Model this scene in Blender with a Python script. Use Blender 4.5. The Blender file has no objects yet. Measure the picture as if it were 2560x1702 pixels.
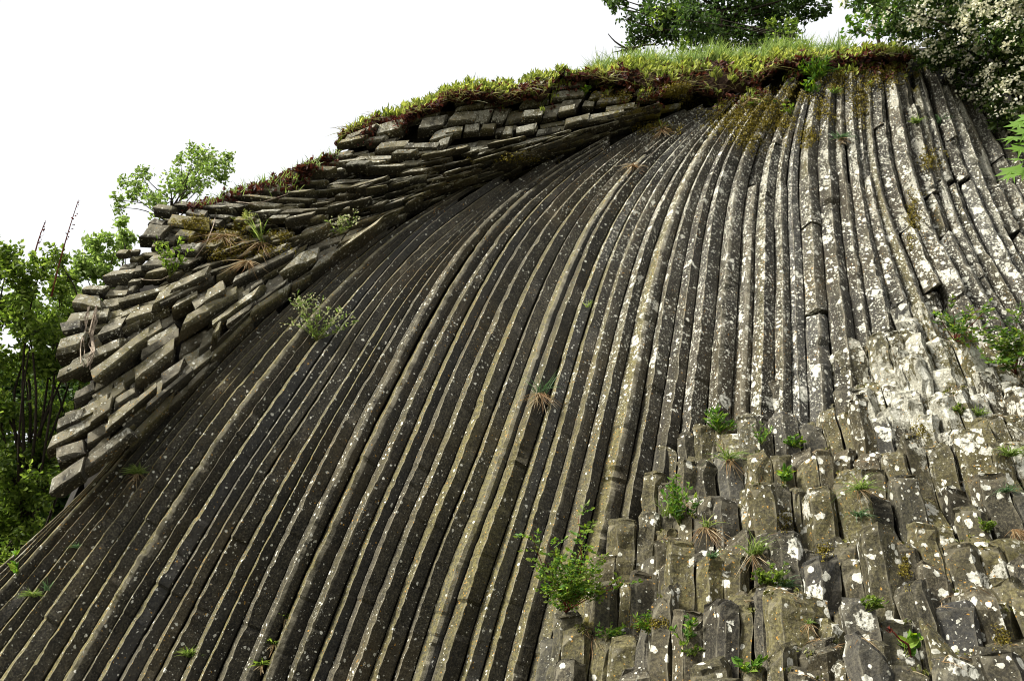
import bpy, math, random
import numpy as np
from mathutils import Vector, noise as mnoise

random.seed(7)
rng = np.random.default_rng(7)
scene = bpy.context.scene
col = scene.collection
R = math.radians

# ------------------------------------------------------------------ camera
F, CX, CY = 2100.0, 1280.0, 851.0          # focal length and centre, in photograph pixels
PITCH = R(25.0)
CAM = np.array([0.0, 0.0, 1.6])
RIGHT = np.array([1.0, 0.0, 0.0])
FWD = np.array([0.0, math.cos(PITCH), math.sin(PITCH)])
UPV = np.array([0.0, -math.sin(PITCH), math.cos(PITCH)])
cam_data = bpy.data.cameras.new('camera')
cam_data.sensor_width = 36.0
cam_data.lens = 36.0 * F / 2560.0
cam_data.clip_start, cam_data.clip_end = 0.1, 3000.0
cam = bpy.data.objects.new('camera', cam_data)
cam.location = CAM
cam.rotation_euler = (math.pi / 2 + PITCH, 0, 0)
col.objects.link(cam)
scene.camera = cam

# ------------------------------------------------------------------ sky, sun, exposure
SUN_EL, SUN_AZ = R(41), R(-119)             # azimuth from +Y towards +X
world = bpy.data.worlds.new('World')
scene.world = world
world.use_nodes = True
wn = world.node_tree
wn.nodes.clear()
sky = wn.nodes.new('ShaderNodeTexSky')
sky.sky_type = 'NISHITA'
sky.sun_disc = False
sky.sun_elevation = SUN_EL
sky.sun_rotation = SUN_AZ
sky.air_density, sky.dust_density, sky.ozone_density = 1.0, 4.0, 1.0
hs = wn.nodes.new('ShaderNodeHueSaturation')
hs.inputs['Saturation'].default_value = 0.12
cloud = wn.nodes.new('ShaderNodeMix')          # thin even cloud in front of the clear sky
cloud.data_type = 'RGBA'
cloud.inputs[0].default_value = 0.7
cloud.inputs[7].default_value = (6.6, 6.7, 6.9, 1)
bg = wn.nodes.new('ShaderNodeBackground')
bg.inputs['Strength'].default_value = 0.050
wo = wn.nodes.new('ShaderNodeOutputWorld')
wn.links.new(sky.outputs[0], hs.inputs['Color'])
wn.links.new(hs.outputs[0], cloud.inputs[6])
wn.links.new(cloud.outputs[2], bg.inputs['Color'])
wn.links.new(bg.outputs[0], wo.inputs['Surface'])

sun_dir = Vector((math.sin(SUN_AZ) * math.cos(SUN_EL), math.cos(SUN_AZ) * math.cos(SUN_EL), math.sin(SUN_EL)))
sun_data = bpy.data.lights.new('sun', 'SUN')
sun_data.energy = 2.4
sun_data.angle = R(14)
sun_data.color = (1.0, 0.97, 0.90)
sun = bpy.data.objects.new('sun', sun_data)
sun.location = (-20, 0, 30)
sun.rotation_euler = sun_dir.to_track_quat('Z', 'Y').to_euler()
col.objects.link(sun)

vs = scene.view_settings
vs.view_transform = 'Standard'
vs.look = 'None'
vs.exposure = 1.95
vs.gamma = 1.0
vs.use_curve_mapping = False
scene.cycles.max_bounces = 6
scene.cycles.diffuse_bounces = 3
scene.cycles.transmission_bounces = 3
scene.cycles.use_denoising = True
scene.cycles.filter_width = 1.05

# ------------------------------------------------------------------ small maths helpers
def sm(a, b, x):
    t = np.clip((np.asarray(x, float) - a) / (b - a), 0, 1)
    return t * t * (3 - 2 * t)

def P3(u, v, D):
    """photograph pixel and depth along the optical axis -> point in the world"""
    u = np.asarray(u, float); v = np.asarray(v, float); D = np.asarray(D, float)
    a = ((u - CX) / F)[..., None]; b = ((CY - v) / F)[..., None]
    return CAM + D[..., None] * (FWD + a * RIGHT + b * UPV)

def to_px(p):
    p = np.asarray(p, float) - CAM
    D = p @ FWD
    D = np.where(np.abs(D) < 1e-3, 1e-3, D)
    return CX + F * (p @ RIGHT) / D, CY - F * (p @ UPV) / D, D

class TPS:
    def __init__(self, pts, lam=0.02):
        pts = np.array(pts, float)
        self.s = 1000.0
        X = pts[:, :-1] / self.s if pts[:, 0].max() > 100 else pts[:, :-1] / 3.0
        self.s = 1000.0 if pts[:, 0].max() > 100 else 3.0
        n = len(X)
        K = self.k(X, X) + lam * np.eye(n)
        Q = np.hstack([np.ones((n, 1)), X])
        A = np.block([[K, Q], [Q.T, np.zeros((3, 3))]])
        w = np.linalg.solve(A, np.concatenate([pts[:, -1], np.zeros(3)]))
        self.X, self.w, self.a = X, w[:n], w[n:]
    def k(self, A, B):
        d2 = ((A[:, None, :] - B[None, :, :]) ** 2).sum(-1)
        return 0.5 * d2 * np.log(d2 + 1e-9)
    def __call__(self, x, y):
        x = np.asarray(x, float); y = np.asarray(y, float)
        sh = x.shape
        Q = np.stack([x.ravel(), y.ravel()], 1) / self.s
        r = self.k(Q, self.X) @ self.w + self.a[0] + Q @ self.a[1:]
        return r.reshape(sh)

def resample(pts, n):
    pts = np.array(pts, float)
    d = np.concatenate([[0], np.cumsum(np.hypot(*np.diff(pts, axis=0).T))])
    # smooth the traced corners a little
    t = np.linspace(0, d[-1], 400)
    q = np.stack([np.interp(t, d, pts[:, 0]), np.interp(t, d, pts[:, 1])], 1)
    k = np.hanning(91); k /= k.sum()
    pad = 45
    e0 = q[0] + (q[0] - q[1]) * np.arange(pad, 0, -1)[:, None]
    e1 = q[-1] + (q[-1] - q[-2]) * np.arange(1, pad + 1)[:, None]
    qq = np.vstack([e0, q, e1])
    q = np.stack([np.convolve(qq[:, 0], k, 'valid'), np.convolve(qq[:, 1], k, 'valid')], 1)
    d = np.concatenate([[0], np.cumsum(np.hypot(*np.diff(q, axis=0).T))])
    t = np.linspace(0, d[-1], n)
    return np.stack([np.interp(t, d, q[:, 0]), np.interp(t, d, q[:, 1])], 1)

def resample3(p, n):
    d = np.concatenate([[0], np.cumsum(np.linalg.norm(np.diff(p, axis=0), axis=1))])
    t = np.linspace(0, d[-1], n)
    return np.stack([np.interp(t, d, p[:, i]) for i in range(3)], 1)

NK = [1.0]
def nz1(n, step, seed):
    step = max(1.3, step * NK[0])
    """smooth 1-d noise with unit-ish amplitude, correlation length `step` samples"""
    r = np.random.default_rng(seed)
    m = max(4, int(n / step) + 3)
    k = r.uniform(-1, 1, m)
    t = np.linspace(0, m - 1.001, n)
    i = t.astype(int); f = t - i; f = f * f * (3 - 2 * f)
    return k[i] * (1 - f) + k[np.minimum(i + 1, m - 1)] * f

# ------------------------------------------------------------------ object helpers
def tag(o, label=None, cat=None, group=None, kind=None):
    if label: o['label'] = label
    if cat: o['category'] = cat
    if group: o['group'] = group
    if kind: o['kind'] = kind
    return o

def link(name, verts, faces, mat, parent=None, attrs=None, smooth=False):
    me = bpy.data.meshes.new(name)
    me.from_pydata([tuple(p) for p in np.asarray(verts, float)], [], [tuple(int(i) for i in f) for f in faces])
    if attrs:
        for k, a in attrs.items():
            at = me.attributes.new(k, 'FLOAT', 'POINT')
            at.data.foreach_set('value', np.asarray(a, np.float32))
    me.materials.append(mat)
    if smooth:
        me.polygons.foreach_set('use_smooth', np.ones(len(me.polygons), bool))
    me.update()
    o = bpy.data.objects.new(name, me)
    col.objects.link(o)
    if parent: o.parent = parent
    return o

def empty(name, loc=(0, 0, 0)):
    o = bpy.data.objects.new(name, None)
    o.location = [float(x) for x in loc]
    o.empty_display_size = 0.1
    col.objects.link(o)
    return o

class MB:
    """collects pieces of one mesh"""
    def __init__(self): self.v, self.f, self.n = [], [], 0
    def add(self, v, f):
        v = np.asarray(v, float)
        self.v.append(v); self.f.extend([tuple(i + self.n for i in q) for q in f]); self.n += len(v)
    def bulk(self, V, faces):
        """V: (m,k,3) m pieces of k vertices; faces within a piece"""
        m, k, _ = V.shape
        self.v.append(V.reshape(-1, 3))
        base = np.arange(m) * k + self.n
        for q in faces:
            self.f.extend(map(tuple, (base[:, None] + np.array(q)[None, :]).tolist()))
        self.n += m * k
    def build(self, name, mat, parent=None, org=None, smooth=False):
        V = np.vstack(self.v) if self.v else np.zeros((0, 3))
        if org is not None: V = V - np.asarray(org, float)
        return link(name, V, self.f, mat, parent, smooth=smooth)

# ------------------------------------------------------------------ materials
class NT:
    def __init__(self, name):
        self.m = bpy.data.materials.new(name); self.m.use_nodes = True
        self.t = self.m.node_tree; self.t.nodes.clear()
        self.out = self.n('ShaderNodeOutputMaterial')
    def n(self, typ, **kw):
        x = self.t.nodes.new(typ)
        for k, v in kw.items(): setattr(x, k, v)
        return x
    def set(self, sock, val):
        if isinstance(val, bpy.types.NodeSocket): self.t.links.new(val, sock)
        elif val is not None:
            sock.default_value = (*val, 1.0) if isinstance(val, tuple) and len(val) == 3 and sock.type == 'RGBA' else val
    def math(self, op, a, b=None, c=None, clamp=False):
        x = self.n('ShaderNodeMath', operation=op); x.use_clamp = clamp
        self.set(x.inputs[0], a)
        if b is not None: self.set(x.inputs[1], b)
        if c is not None: self.set(x.inputs[2], c)
        return x.outputs[0]
    def mix(self, fac, a, b):
        x = self.n('ShaderNodeMix', data_type='RGBA')
        self.set(x.inputs[0], fac); self.set(x.inputs[6], a); self.set(x.inputs[7], b)
        return x.outputs[2]
    def ss(self, x, a, b, lo=0.0, hi=1.0):
        m = self.n('ShaderNodeMapRange', interpolation_type='SMOOTHSTEP')
        self.set(m.inputs[0], x); self.set(m.inputs[1], a); self.set(m.inputs[2], b)
        self.set(m.inputs[3], lo); self.set(m.inputs[4], hi)
        return m.outputs[0]
    def noise(self, vec, scale, detail=4, rough=0.55, dist=0.0):
        x = self.n('ShaderNodeTexNoise'); self.set(x.inputs['Vector'], vec)
        x.inputs['Scale'].default_value = scale; x.inputs['Detail'].default_value = detail
        x.inputs['Roughness'].default_value = rough; x.inputs['Distortion'].default_value = dist
        return x
    def voro(self, vec, scale):
        x = self.n('ShaderNodeTexVoronoi'); self.set(x.inputs['Vector'], vec)
        x.inputs['Scale'].default_value = scale
        return x
    def attr(self, name):
        return self.n('ShaderNodeAttribute', attribute_name=name).outputs['Fac']
    def vadd(self, a, b, s):
        x = self.n('ShaderNodeVectorMath', operation='MULTIPLY_ADD')
        self.set(x.inputs[0], b); x.inputs[1].default_value = (s, s, s); self.set(x.inputs[2], a)
        return x.outputs[0]

def basalt(name):
    N = NT(name)
    pos = N.n('ShaderNodeNewGeometry').outputs['Position']
    rnd = N.n('ShaderNodeObjectInfo').outputs['Random']
    warp = N.noise(pos, 22, 3).outputs['Color']
    sub = N.n('ShaderNodeVectorMath', operation='SUBTRACT')
    N.set(sub.inputs[0], warp); sub.inputs[1].default_value = (.5, .5, .5)
    wpos = N.vadd(pos, sub.outputs[0], 0.05)
    big = N.noise(pos, 0.9, 5, .6).outputs['Fac']
    mid = N.noise(pos, 6.0, 6, .65).outputs['Fac']
    fine = N.noise(pos, 45.0, 6, .7).outputs['Fac']
    # bare rock
    c = N.mix(N.ss(mid, .3, .72), (0.0092, 0.0084, 0.0068), (0.034, 0.030, 0.021))
    c = N.mix(N.ss(fine, .42, .66, 0, .62), c, (0.125, 0.110, 0.072))
    c = N.mix(N.ss(N.noise(pos, 110.0, 3, .6).outputs['Fac'], .52, .68, 0, .7), c, (0.010, 0.009, 0.008))
    c = N.mix(N.ss(big, .45, .68, 0, .45), c, (0.062, 0.047, 0.022))          # rusty olive film
    c = N.mix(N.ss(rnd, .65, 1.0, 0, .35), c, (0.060, 0.062, 0.064))          # some pieces cooler
    br = N.n('ShaderNodeHueSaturation'); N.set(br.inputs['Color'], c)
    N.set(br.inputs['Value'], N.ss(N.math('FRACT', N.math('MULTIPLY', rnd, 7.3)), 0, 1, .72, 1.35))
    c = br.outputs[0]
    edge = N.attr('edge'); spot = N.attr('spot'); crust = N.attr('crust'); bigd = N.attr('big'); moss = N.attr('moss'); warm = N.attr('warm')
    grime = N.noise(pos, 24.0, 5, .7).outputs['Fac']
    c = N.mix(N.ss(grime, .50, .64, 0, .6), c, (0.015, 0.0135, 0.010))
    c = N.mix(N.math('MULTIPLY', N.ss(warm, .2, 1.1), N.ss(grime, .62, .40, .25, .9)), c, N.mix(N.ss(fine, .35, .65), (0.084, 0.072, 0.022), (0.172, 0.150, 0.056)))  # olive-gold lichen film; on the column ribs it also paints sunlit-side brightness
    # worn pale arris
    e = N.math('MULTIPLY', N.ss(edge, .55, 1.0), N.ss(mid, .32, .62))
    c = N.mix(N.math('MULTIPLY', e, .55), c, (0.30, 0.27, 0.19))
    # grey crust lichen, blotchy
    mp = N.n('ShaderNodeMapping'); N.set(mp.inputs[0], wpos); mp.inputs['Scale'].default_value = (1.0, 1.0, .55)
    cn = N.noise(mp.outputs[0], 21.0, 5, .74).outputs['Fac']
    cs = N.noise(pos, 2.2, 3, .5).outputs['Fac']
    thr = N.math('SUBTRACT', 0.74, N.math('MULTIPLY', crust, N.ss(cs, .3, .72, .12, .38)))
    cm = N.ss(N.math('SUBTRACT', cn, thr), 0.0, 0.05)
    cm = N.math('MULTIPLY', cm, N.ss(crust, 0.0, 0.08))
    c = N.mix(N.math('MULTIPLY', cm, .9), c, N.mix(N.ss(fine, .35, .65), (0.17, 0.162, 0.125), (0.38, 0.365, 0.29)))
    # round lichen spots at three sizes
    def spots(scale, dens, r0, r1, clump, vec=wpos):
        v = N.voro(vec, scale)
        sep = N.n('ShaderNodeSeparateColor'); N.set(sep.inputs[0], v.outputs['Color'])
        cl = N.ss(N.noise(pos, clump, 3).outputs['Fac'], .36, .66, .25, 1.7)
        has = N.math('LESS_THAN', sep.outputs[0], N.math('MULTIPLY', dens, cl))
        rad = N.math('MULTIPLY_ADD', N.math('POWER', sep.outputs[1], 2.0), r1, r0)
        rad = N.math('MULTIPLY_ADD', N.math('SUBTRACT', mid, .5), .35, rad)
        d = N.math('SUBTRACT', rad, v.outputs['Distance'])
        return N.math('MULTIPLY', has, N.ss(d, 0.0, 0.05))
    s1 = spots(26.0, spot, .16, .36, 1.6)
    s2 = spots(60.0, N.math('MULTIPLY', spot, .8), .16, .30, 2.6)
    s3 = spots(11.0, N.math('MULTIPLY', bigd, .8), .14, .40, .9, N.vadd(pos, sub.outputs[0], 0.055))
    s4 = spots(5.2, N.math('MULTIPLY', bigd, .6), .16, .50, .7, N.vadd(pos, sub.outputs[0], 0.10))
    s = N.math('MAXIMUM', N.math('MAXIMUM', s1, N.math('MULTIPLY', s2, .75)), N.math('MAXIMUM', s3, N.math('MULTIPLY', s4, N.ss(grime, .62, .5, .0, .85))))
    c = N.mix(s, c, N.mix(N.ss(grime, .35, .6), (0.66, 0.64, 0.55), (0.36, 0.35, 0.28)))
    # orange specks
    so = spots(38.0, N.math('ADD', N.math('MULTIPLY', N.ss(big, .42, .6), .12), N.math('MULTIPLY', N.ss(warm, .3, 1.1), .35)), .14, .26, 1.2)
    c = N.mix(N.math('MULTIPLY', so, .8), c, (0.36, 0.19, 0.035))
    # moss in the breaks
    mm = N.ss(N.math('ADD', moss, N.math('MULTIPLY', N.math('SUBTRACT', mid, .5), 1.2)), .45, .62)
    c = N.mix(mm, c, N.mix(N.ss(fine, .35, .65), (0.065, 0.050, 0.010), (0.20, 0.17, 0.03)))
    b = N.n('ShaderNodeBsdfPrincipled')
    N.set(b.inputs['Base Color'], c)
    b.inputs['Roughness'].default_value = 0.82
    b.inputs['Specular IOR Level'].default_value = 0.25
    # relief
    vp = N.voro(pos, 55.0).outputs['Distance']
    h = N.math('ADD', N.math('MULTIPLY', mid, 1.2), N.math('MULTIPLY', fine, .45))
    h = N.math('ADD', h, N.math('MULTIPLY', N.ss(vp, 0.0, .22), .25))
    h = N.math('ADD', h, N.math('MULTIPLY', grime, .6))
    h = N.math('ADD', h, N.math('MULTIPLY', N.math('ADD', s, cm), .12))
    bp = N.n('ShaderNodeBump'); bp.inputs['Strength'].default_value = .48; bp.inputs['Distance'].default_value = .022
    N.set(bp.inputs['Height'], h)
    N.set(b.inputs['Normal'], bp.outputs[0])
    N.set(N.out.inputs['Surface'], b.outputs[0])
    return N.m

def simple(name, c1, c2, scale=8.0, rough=.9, bump=.4, dist=.03):
    N = NT(name)
    pos = N.n('ShaderNodeNewGeometry').outputs['Position']
    n = N.noise(pos, scale, 6, .65).outputs['Fac']
    b = N.n('ShaderNodeBsdfPrincipled')
    N.set(b.inputs['Base Color'], N.mix(N.ss(n, .3, .7), c1, c2))
    b.inputs['Roughness'].default_value = rough
    b.inputs['Specular IOR Level'].default_value = .2
    bp = N.n('ShaderNodeBump'); bp.inputs['Strength'].default_value = bump; bp.inputs['Distance'].default_value = dist
    N.set(bp.inputs['Height'], n); N.set(b.inputs['Normal'], bp.outputs[0])
    N.set(N.out.inputs['Surface'], b.outputs[0])
    return N.m

def leafmat(name, cols, trans=.45, gloss=.25):
    """leaf colours picked per leaf; light also passes through"""
    N = NT(name)
    r = N.n('ShaderNodeNewGeometry').outputs['Random Per Island']
    ramp = N.n('ShaderNodeValToRGB')
    el = ramp.color_ramp.elements
    el[0].position, el[0].color = 0.0, (*cols[0], 1)
    el[1].position, el[1].color = 1.0, (*cols[-1], 1)
    for i, cc in enumerate(cols[1:-1]):
        e = el.new((i + 1) / (len(cols) - 1)); e.color = (*cc, 1)
    N.set(ramp.inputs[0], r)
    b = N.n('ShaderNodeBsdfPrincipled'); N.set(b.inputs['Base Color'], ramp.outputs[0])
    b.inputs['Roughness'].default_value = .5; b.inputs['Specular IOR Level'].default_value = gloss
    t = N.n('ShaderNodeBsdfTranslucent')
    hsv = N.n('ShaderNodeHueSaturation'); N.set(hsv.inputs['Color'], ramp.outputs[0])
    hsv.inputs['Saturation'].default_value = 1.1; hsv.inputs['Value'].default_value = 1.35
    N.set(t.inputs['Color'], hsv.outputs[0])
    mx = N.n('ShaderNodeMixShader'); mx.inputs[0].default_value = trans
    N.set(mx.inputs[1], b.outputs[0]); N.set(mx.inputs[2], t.outputs[0])
    N.set(N.out.inputs['Surface'], mx.outputs[0])
    return N.m

M = {}
M['basalt'] = basalt('basalt')
M['core'] = simple('dark_rock', (0.012, 0.011, 0.009), (0.035, 0.031, 0.024), 5)
M['soil'] = simple('soil', (0.018, 0.010, 0.007), (0.06, 0.034, 0.02), 14, 1.0, .8, .05)
M['ground'] = simple('forest_floor', (0.018, 0.02, 0.008), (0.05, 0.048, 0.02), 2.0, 1.0)
M['bark'] = simple('bark', (0.018, 0.014, 0.010), (0.055, 0.043, 0.03), 18, .95, .6)
M['twig'] = simple('dry_twig', (0.16, 0.12, 0.085), (0.34, 0.28, 0.21), 25)
M['redstem'] = simple('red_stem', (0.10, 0.02, 0.012), (0.2, 0.05, 0.03), 25)
M['greenstem'] = simple('green_stem', (0.09, 0.12, 0.02), (0.16, 0.18, 0.04), 25)
M['leaf_dark'] = leafmat('leaf_dark', [(0.022, 0.044, 0.012), (0.05, 0.09, 0.02), (0.10, 0.16, 0.035)], .5)
M['leaf_mid'] = leafmat('leaf_mid', [(0.05, 0.085, 0.015), (0.12, 0.18, 0.03), (0.25, 0.32, 0.07)], .62)
M['leaf_pale'] = leafmat('leaf_pale', [(0.11, 0.17, 0.04), (0.18, 0.26, 0.06), (0.28, 0.35, 0.11)], .6)
M['leaf_bright'] = leafmat('leaf_bright', [(0.05, 0.12, 0.02), (0.10, 0.20, 0.03), (0.24, 0.33, 0.04)], .45)
M['leaf_shrub'] = leafmat('leaf_shrub', [(0.018, 0.04, 0.010), (0.06, 0.105, 0.022), (0.14, 0.20, 0.05)], .5)
M['sedum'] = leafmat('sedum_shoot', [(0.11, 0.15, 0.03), (0.30, 0.35, 0.07), (0.50, 0.52, 0.14)], .5)
M['redleaf'] = leafmat('dark_red_leaf', [(0.028, 0.010, 0.008), (0.07, 0.020, 0.015), (0.15, 0.05, 0.028)], .3)
M['grass'] = leafmat('grass', [(0.09, 0.15, 0.03), (0.19, 0.27, 0.06), (0.34, 0.40, 0.13)], .5)
M['grass_blue'] = leafmat('blue_green_grass', [(0.07, 0.13, 0.05), (0.12, 0.19, 0.09)], .4)
M['drygrass'] = leafmat('dry_grass', [(0.15, 0.075, 0.03), (0.28, 0.19, 0.09), (0.42, 0.35, 0.22)], .3)
M['turfhang'] = leafmat('dead_turf', [(0.05, 0.035, 0.015), (0.14, 0.12, 0.045), (0.26, 0.26, 0.08)], .3)
M['moss'] = leafmat('moss', [(0.06, 0.045, 0.008), (0.15, 0.12, 0.015), (0.26, 0.21, 0.03)], .2)
M['moss_green'] = leafmat('moss_green', [(0.03, 0.035, 0.008), (0.08, 0.085, 0.016), (0.16, 0.16, 0.03)], .2)
M['flower'] = leafmat('cream_flower', [(0.56, 0.55, 0.36), (0.74, 0.72, 0.54), (0.84, 0.82, 0.68)], .35)
M['weedflower'] = leafmat('dry_flower', [(0.34, 0.36, 0.18), (0.55, 0.52, 0.32)], .3)

# ================================================================== ROCK
D1 = TPS([(0, 1700, 8.5), (600, 1700, 8.7), (1280, 1700, 8.5), (1900, 1700, 8.6), (2560, 1700, 9.0),
          (150, 1300, 9.7), (640, 1100, 9.9), (1280, 1000, 10.2), (1700, 1000, 10.2), (2200, 850, 10.65),
          (2560, 800, 11.9), (640, 840, 11.0), (960, 570, 12.8), (1280, 420, 13.8), (1700, 280, 14.2),
          (2000, 180, 14.4), (2300, 150, 14.9), (2560, 300, 15.1), (1500, 600, 12.3), (2100, 500, 12.5), (2560, 550, 13.3)])
D2 = TPS([(130, 1220, 9.55), (150, 900, 10.4), (330, 700, 11.4), (500, 950, 10.35), (640, 840, 10.9),
          (480, 560, 12.2), (700, 560, 12.3), (880, 340, 13.9), (1000, 450, 13.2),
          (1250, 380, 13.6), (1500, 250, 14.0), (1740, 215, 14.25), (1100, 300, 13.8), (300, 1050, 9.95), (1050, 530, 13.1), (1400, 372, 13.7), (1600, 290, 14.0), (900, 600, 12.5)])

def frame(Df, A, B):
    """A, B pixel lines -> points on the surface, across vector, outward normal"""
    a = P3(A[:, 0], A[:, 1], Df(A[:, 0], A[:, 1])); b = P3(B[:, 0], B[:, 1], Df(B[:, 0], B[:, 1]))
    m = (A + B) / 2
    e = 12.0
    def S(du, dv):
        return P3(m[:, 0] + du, m[:, 1] + dv, Df(m[:, 0] + du, m[:, 1] + dv))
    n = np.cross(S(e, 0) - S(-e, 0), S(0, e) - S(0, -e))
    n /= np.linalg.norm(n, axis=1)[:, None]
    view = CAM - a
    n *= np.sign((n * view).sum(1))[:, None]
    return a, b, n, m

def lichen(u, v, zone):
    u = np.asarray(u, float); v = np.asarray(v, float)
    if zone == 'curtain':
        spot = .16 + .85 * sm(1340, 1650, u) * sm(1180, 900, v) + .25 * sm(1800, 1950, u) * sm(560, 720, v) * sm(1080, 950, v)
        crust = .48 * sm(1300, 1720, u + .25 * (600 - v)) * sm(980, 480, v) + .25 * sm(900, 500, v)
        crust = np.maximum(crust, .40 * sm(2180, 2300, u))
        crust = np.maximum(crust, .75 * sm(70, -10, u + (v - 1390) * .85 - 45))
        big = .22 * sm(1420, 1600, u) * sm(1150, 950, v) * sm(300, 420, v) + .25 * sm(1800, 1950, u) * sm(520, 680, v) + .32 * sm(2150, 2300, u) * sm(350, 520, v)
        moss = .40 * np.exp(-((u - 1850) / 230) ** 2 - ((v - 270) / 90) ** 2) + .25 * sm(2000, 2150, u) * sm(420, 200, v)
    elif zone == 'ledge':
        spot = .22 + 0 * u
        crust = .62 + .2 * sm(600, 300, v)
        big = .0 * u
        moss = .14 + .33 * np.exp(-((u - 560) / 160) ** 2 - ((v - 590) / 70) ** 2) + .12 * sm(420, 300, v) + .3 * np.exp(-((u - 1650) / 170) ** 2 - ((v - 260) / 50) ** 2)
    else:
        spot = .10 + .3 * sm(1250, 1000, v)
        up = np.exp(-((u - 2310) / 200) ** 2 - ((v - 900) / 140) ** 2)
        crust = .42 + 1.2 * up + .3 * sm(1800, 2300, u) * sm(1300, 1000, v)
        big = .24 + 2.6 * up + .38 * sm(1650, 2300, u)
        moss = .12 + 0 * u
    return spot, crust, big, moss

# ------------------------------------------------------------------ the fan of long columns
cliff_back = MB()
ridge_px = [(-400, 1760), (0, 1450), (130, 1335), (215, 1150), (245, 960), (290, 800), (350, 710), (425, 600), (560, 530), (780, 470),
            (850, 400), (890, 350), (1000, 305), (1200, 255), (1400, 200), (1800, 160), (2250, 125), (2600, 100), (3000, 80)]
us = np.linspace(-380, 2980, 150)
vt = np.interp(us, [p[0] for p in ridge_px], [p[1] for p in ridge_px])
rows = []
for k in range(46):
    t = k / 45
    v = vt + (2450 - vt) * t
    rows.append(P3(us, v, np.maximum(D1(us, v), 6.5) + .40 + .12 * np.sin(us * .05 + k)))
for dd, dv in ((1.2, 30), (4.0, 70), (9.0, 140)):
    rows.insert(0, P3(us, vt + dv, D1(us, vt) + .4 + dd))
G_ = np.stack(rows)
nr, nc = G_.shape[:2]
cliff_back.add(G_.reshape(-1, 3), [(i * nc + j, i * nc + j + 1, (i + 1) * nc + j + 1, (i + 1) * nc + j) for i in range(nr - 1) for j in range(nc - 1)])
cliff = cliff_back.build('cliff', M['core'])
tag(cliff, 'dark basalt cliff with a fan of long curved columns streaming down it', kind='structure')

GUIDES = [
    [(500, 850), (380, 1010), (250, 1190), (130, 1300), (0, 1415), (-150, 1545)],
    [(640, 760), (560, 830), (440, 970), (330, 1110), (240, 1210), (138, 1315), (0, 1470), (-120, 1600)],
    [(960, 570), (880, 630), (800, 690), (720, 760), (640, 840), (512, 967), (368, 1145), (170, 1400), (0, 1622)],
    [(1150, 475), (1080, 515), (1000, 560), (930, 610), (850, 680), (770, 760), (713, 817), (679, 863), (633, 915), (575, 990), (518, 1065), (460, 1151), (403, 1237), (345, 1318), (299, 1398), (230, 1502), (138, 1651), (109, 1697)],
    [(1230, 450), (1150, 495), (1068, 560), (991, 639), (960, 670), (917, 726), (875, 786), (840, 828), (798, 884), (763, 947), (721, 1007), (650, 1110), (590, 1200), (535, 1290), (475, 1395), (410, 1500), (340, 1615), (295, 1697)],
    [(1366, 402), (1296, 444), (1226, 489), (1149, 559), (1068, 617), (1016, 667), (991, 695), (945, 744), (910, 800), (875, 866), (854, 891), (830, 937), (798, 979), (767, 1028), (735, 1070), (700, 1126), (645, 1215), (592, 1305), (540, 1400), (490, 1490), (445, 1580), (385, 1697)],
    [(1520, 340), (1400, 407), (1317, 454), (1247, 514), (1191, 567), (1149, 621), (1117, 653), (1075, 716), (1051, 775), (1019, 828), (991, 877), (967, 916), (946, 951), (917, 1007), (889, 1063), (851, 1137), (819, 1217), (777, 1294), (745, 1360), (712, 1430), (670, 1530), (600, 1697)],
    [(1680, 285), (1600, 318), (1500, 370), (1437, 426), (1366, 479), (1331, 514), (1268, 598), (1205, 691), (1184, 747), (1159, 789), (1128, 853), (1096, 923), (1072, 972), (1051, 1020), (1015, 1112), (988, 1177), (950, 1246), (925, 1307), (900, 1361), (880, 1419), (846, 1507), (800, 1620), (770, 1700)],
    [(1790, 255), (1715, 295), (1646, 344), (1562, 423), (1518, 472), (1474, 531), (1440, 600), (1398, 681), (1363, 775), (1324, 881), (1279, 1003), (1249, 1100), (1187, 1253), (1153, 1338), (1115, 1426), (1065, 1580), (1026, 1699)],
    [(1880, 215), (1774, 315), (1734, 384), (1675, 492), (1641, 590), (1635, 608), (1590, 775), (1558, 941), (1513, 1148), (1476, 1306), (1430, 1500), (1385, 1700)],
    [(1965, 175), (1892, 256), (1828, 354), (1793, 428), (1764, 531), (1752, 649), (1745, 685), (1734, 802), (1716, 932), (1702, 1067), (1690, 1150), (1665, 1350), (1630, 1700)],
    [(2045, 160), (2024, 246), (1995, 344), (1990, 467), (2008, 640), (2012, 820), (2021, 999), (2025, 1200), (2030, 1700)],
    [(2112, 150), (2108, 246), (2118, 393), (2138, 563), (2151, 685), (2174, 802), (2200, 1000), (2300, 1700)],
    [(2180, 145), (2182, 295), (2192, 408), (2215, 510), (2245, 585), (2284, 667), (2322, 761), (2400, 1000), (2560, 1500)],
    [(2262, 140), (2290, 231), (2312, 354), (2342, 475), (2386, 590), (2435, 698), (2511, 811), (2600, 960), (2800, 1300)],
    [(2330, 150), (2364, 210), (2383, 320), (2433, 470), (2489, 580), (2560, 710), (2700, 950)],
    [(2400, 180), (2447, 231), (2492, 315), (2555, 492), (2640, 700), (2760, 950)],
    [(2480, 180), (2560, 280), (2620, 370), (2700, 520), (2800, 740), (2920, 980)],
]
COUNTS = [3, 3, 3, 4, 2, 4, 3, 5, 6, 3, 6, 3, 3, 3, 3, 3, 3]
NT_ = 260
def extend(g, vmax=2150):
    g = [tuple(p) for p in g]
    (x0, y0), (x1, y1) = g[-2], g[-1]
    k = max(0.0, (vmax - y1) / (y1 - y0)) if y1 > y0 else 0
    k = min(k, 6.0)
    if k > 0: g.append((x1 + (x1 - x0) * k, y1 + (y1 - y0) * k))
    return g
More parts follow.
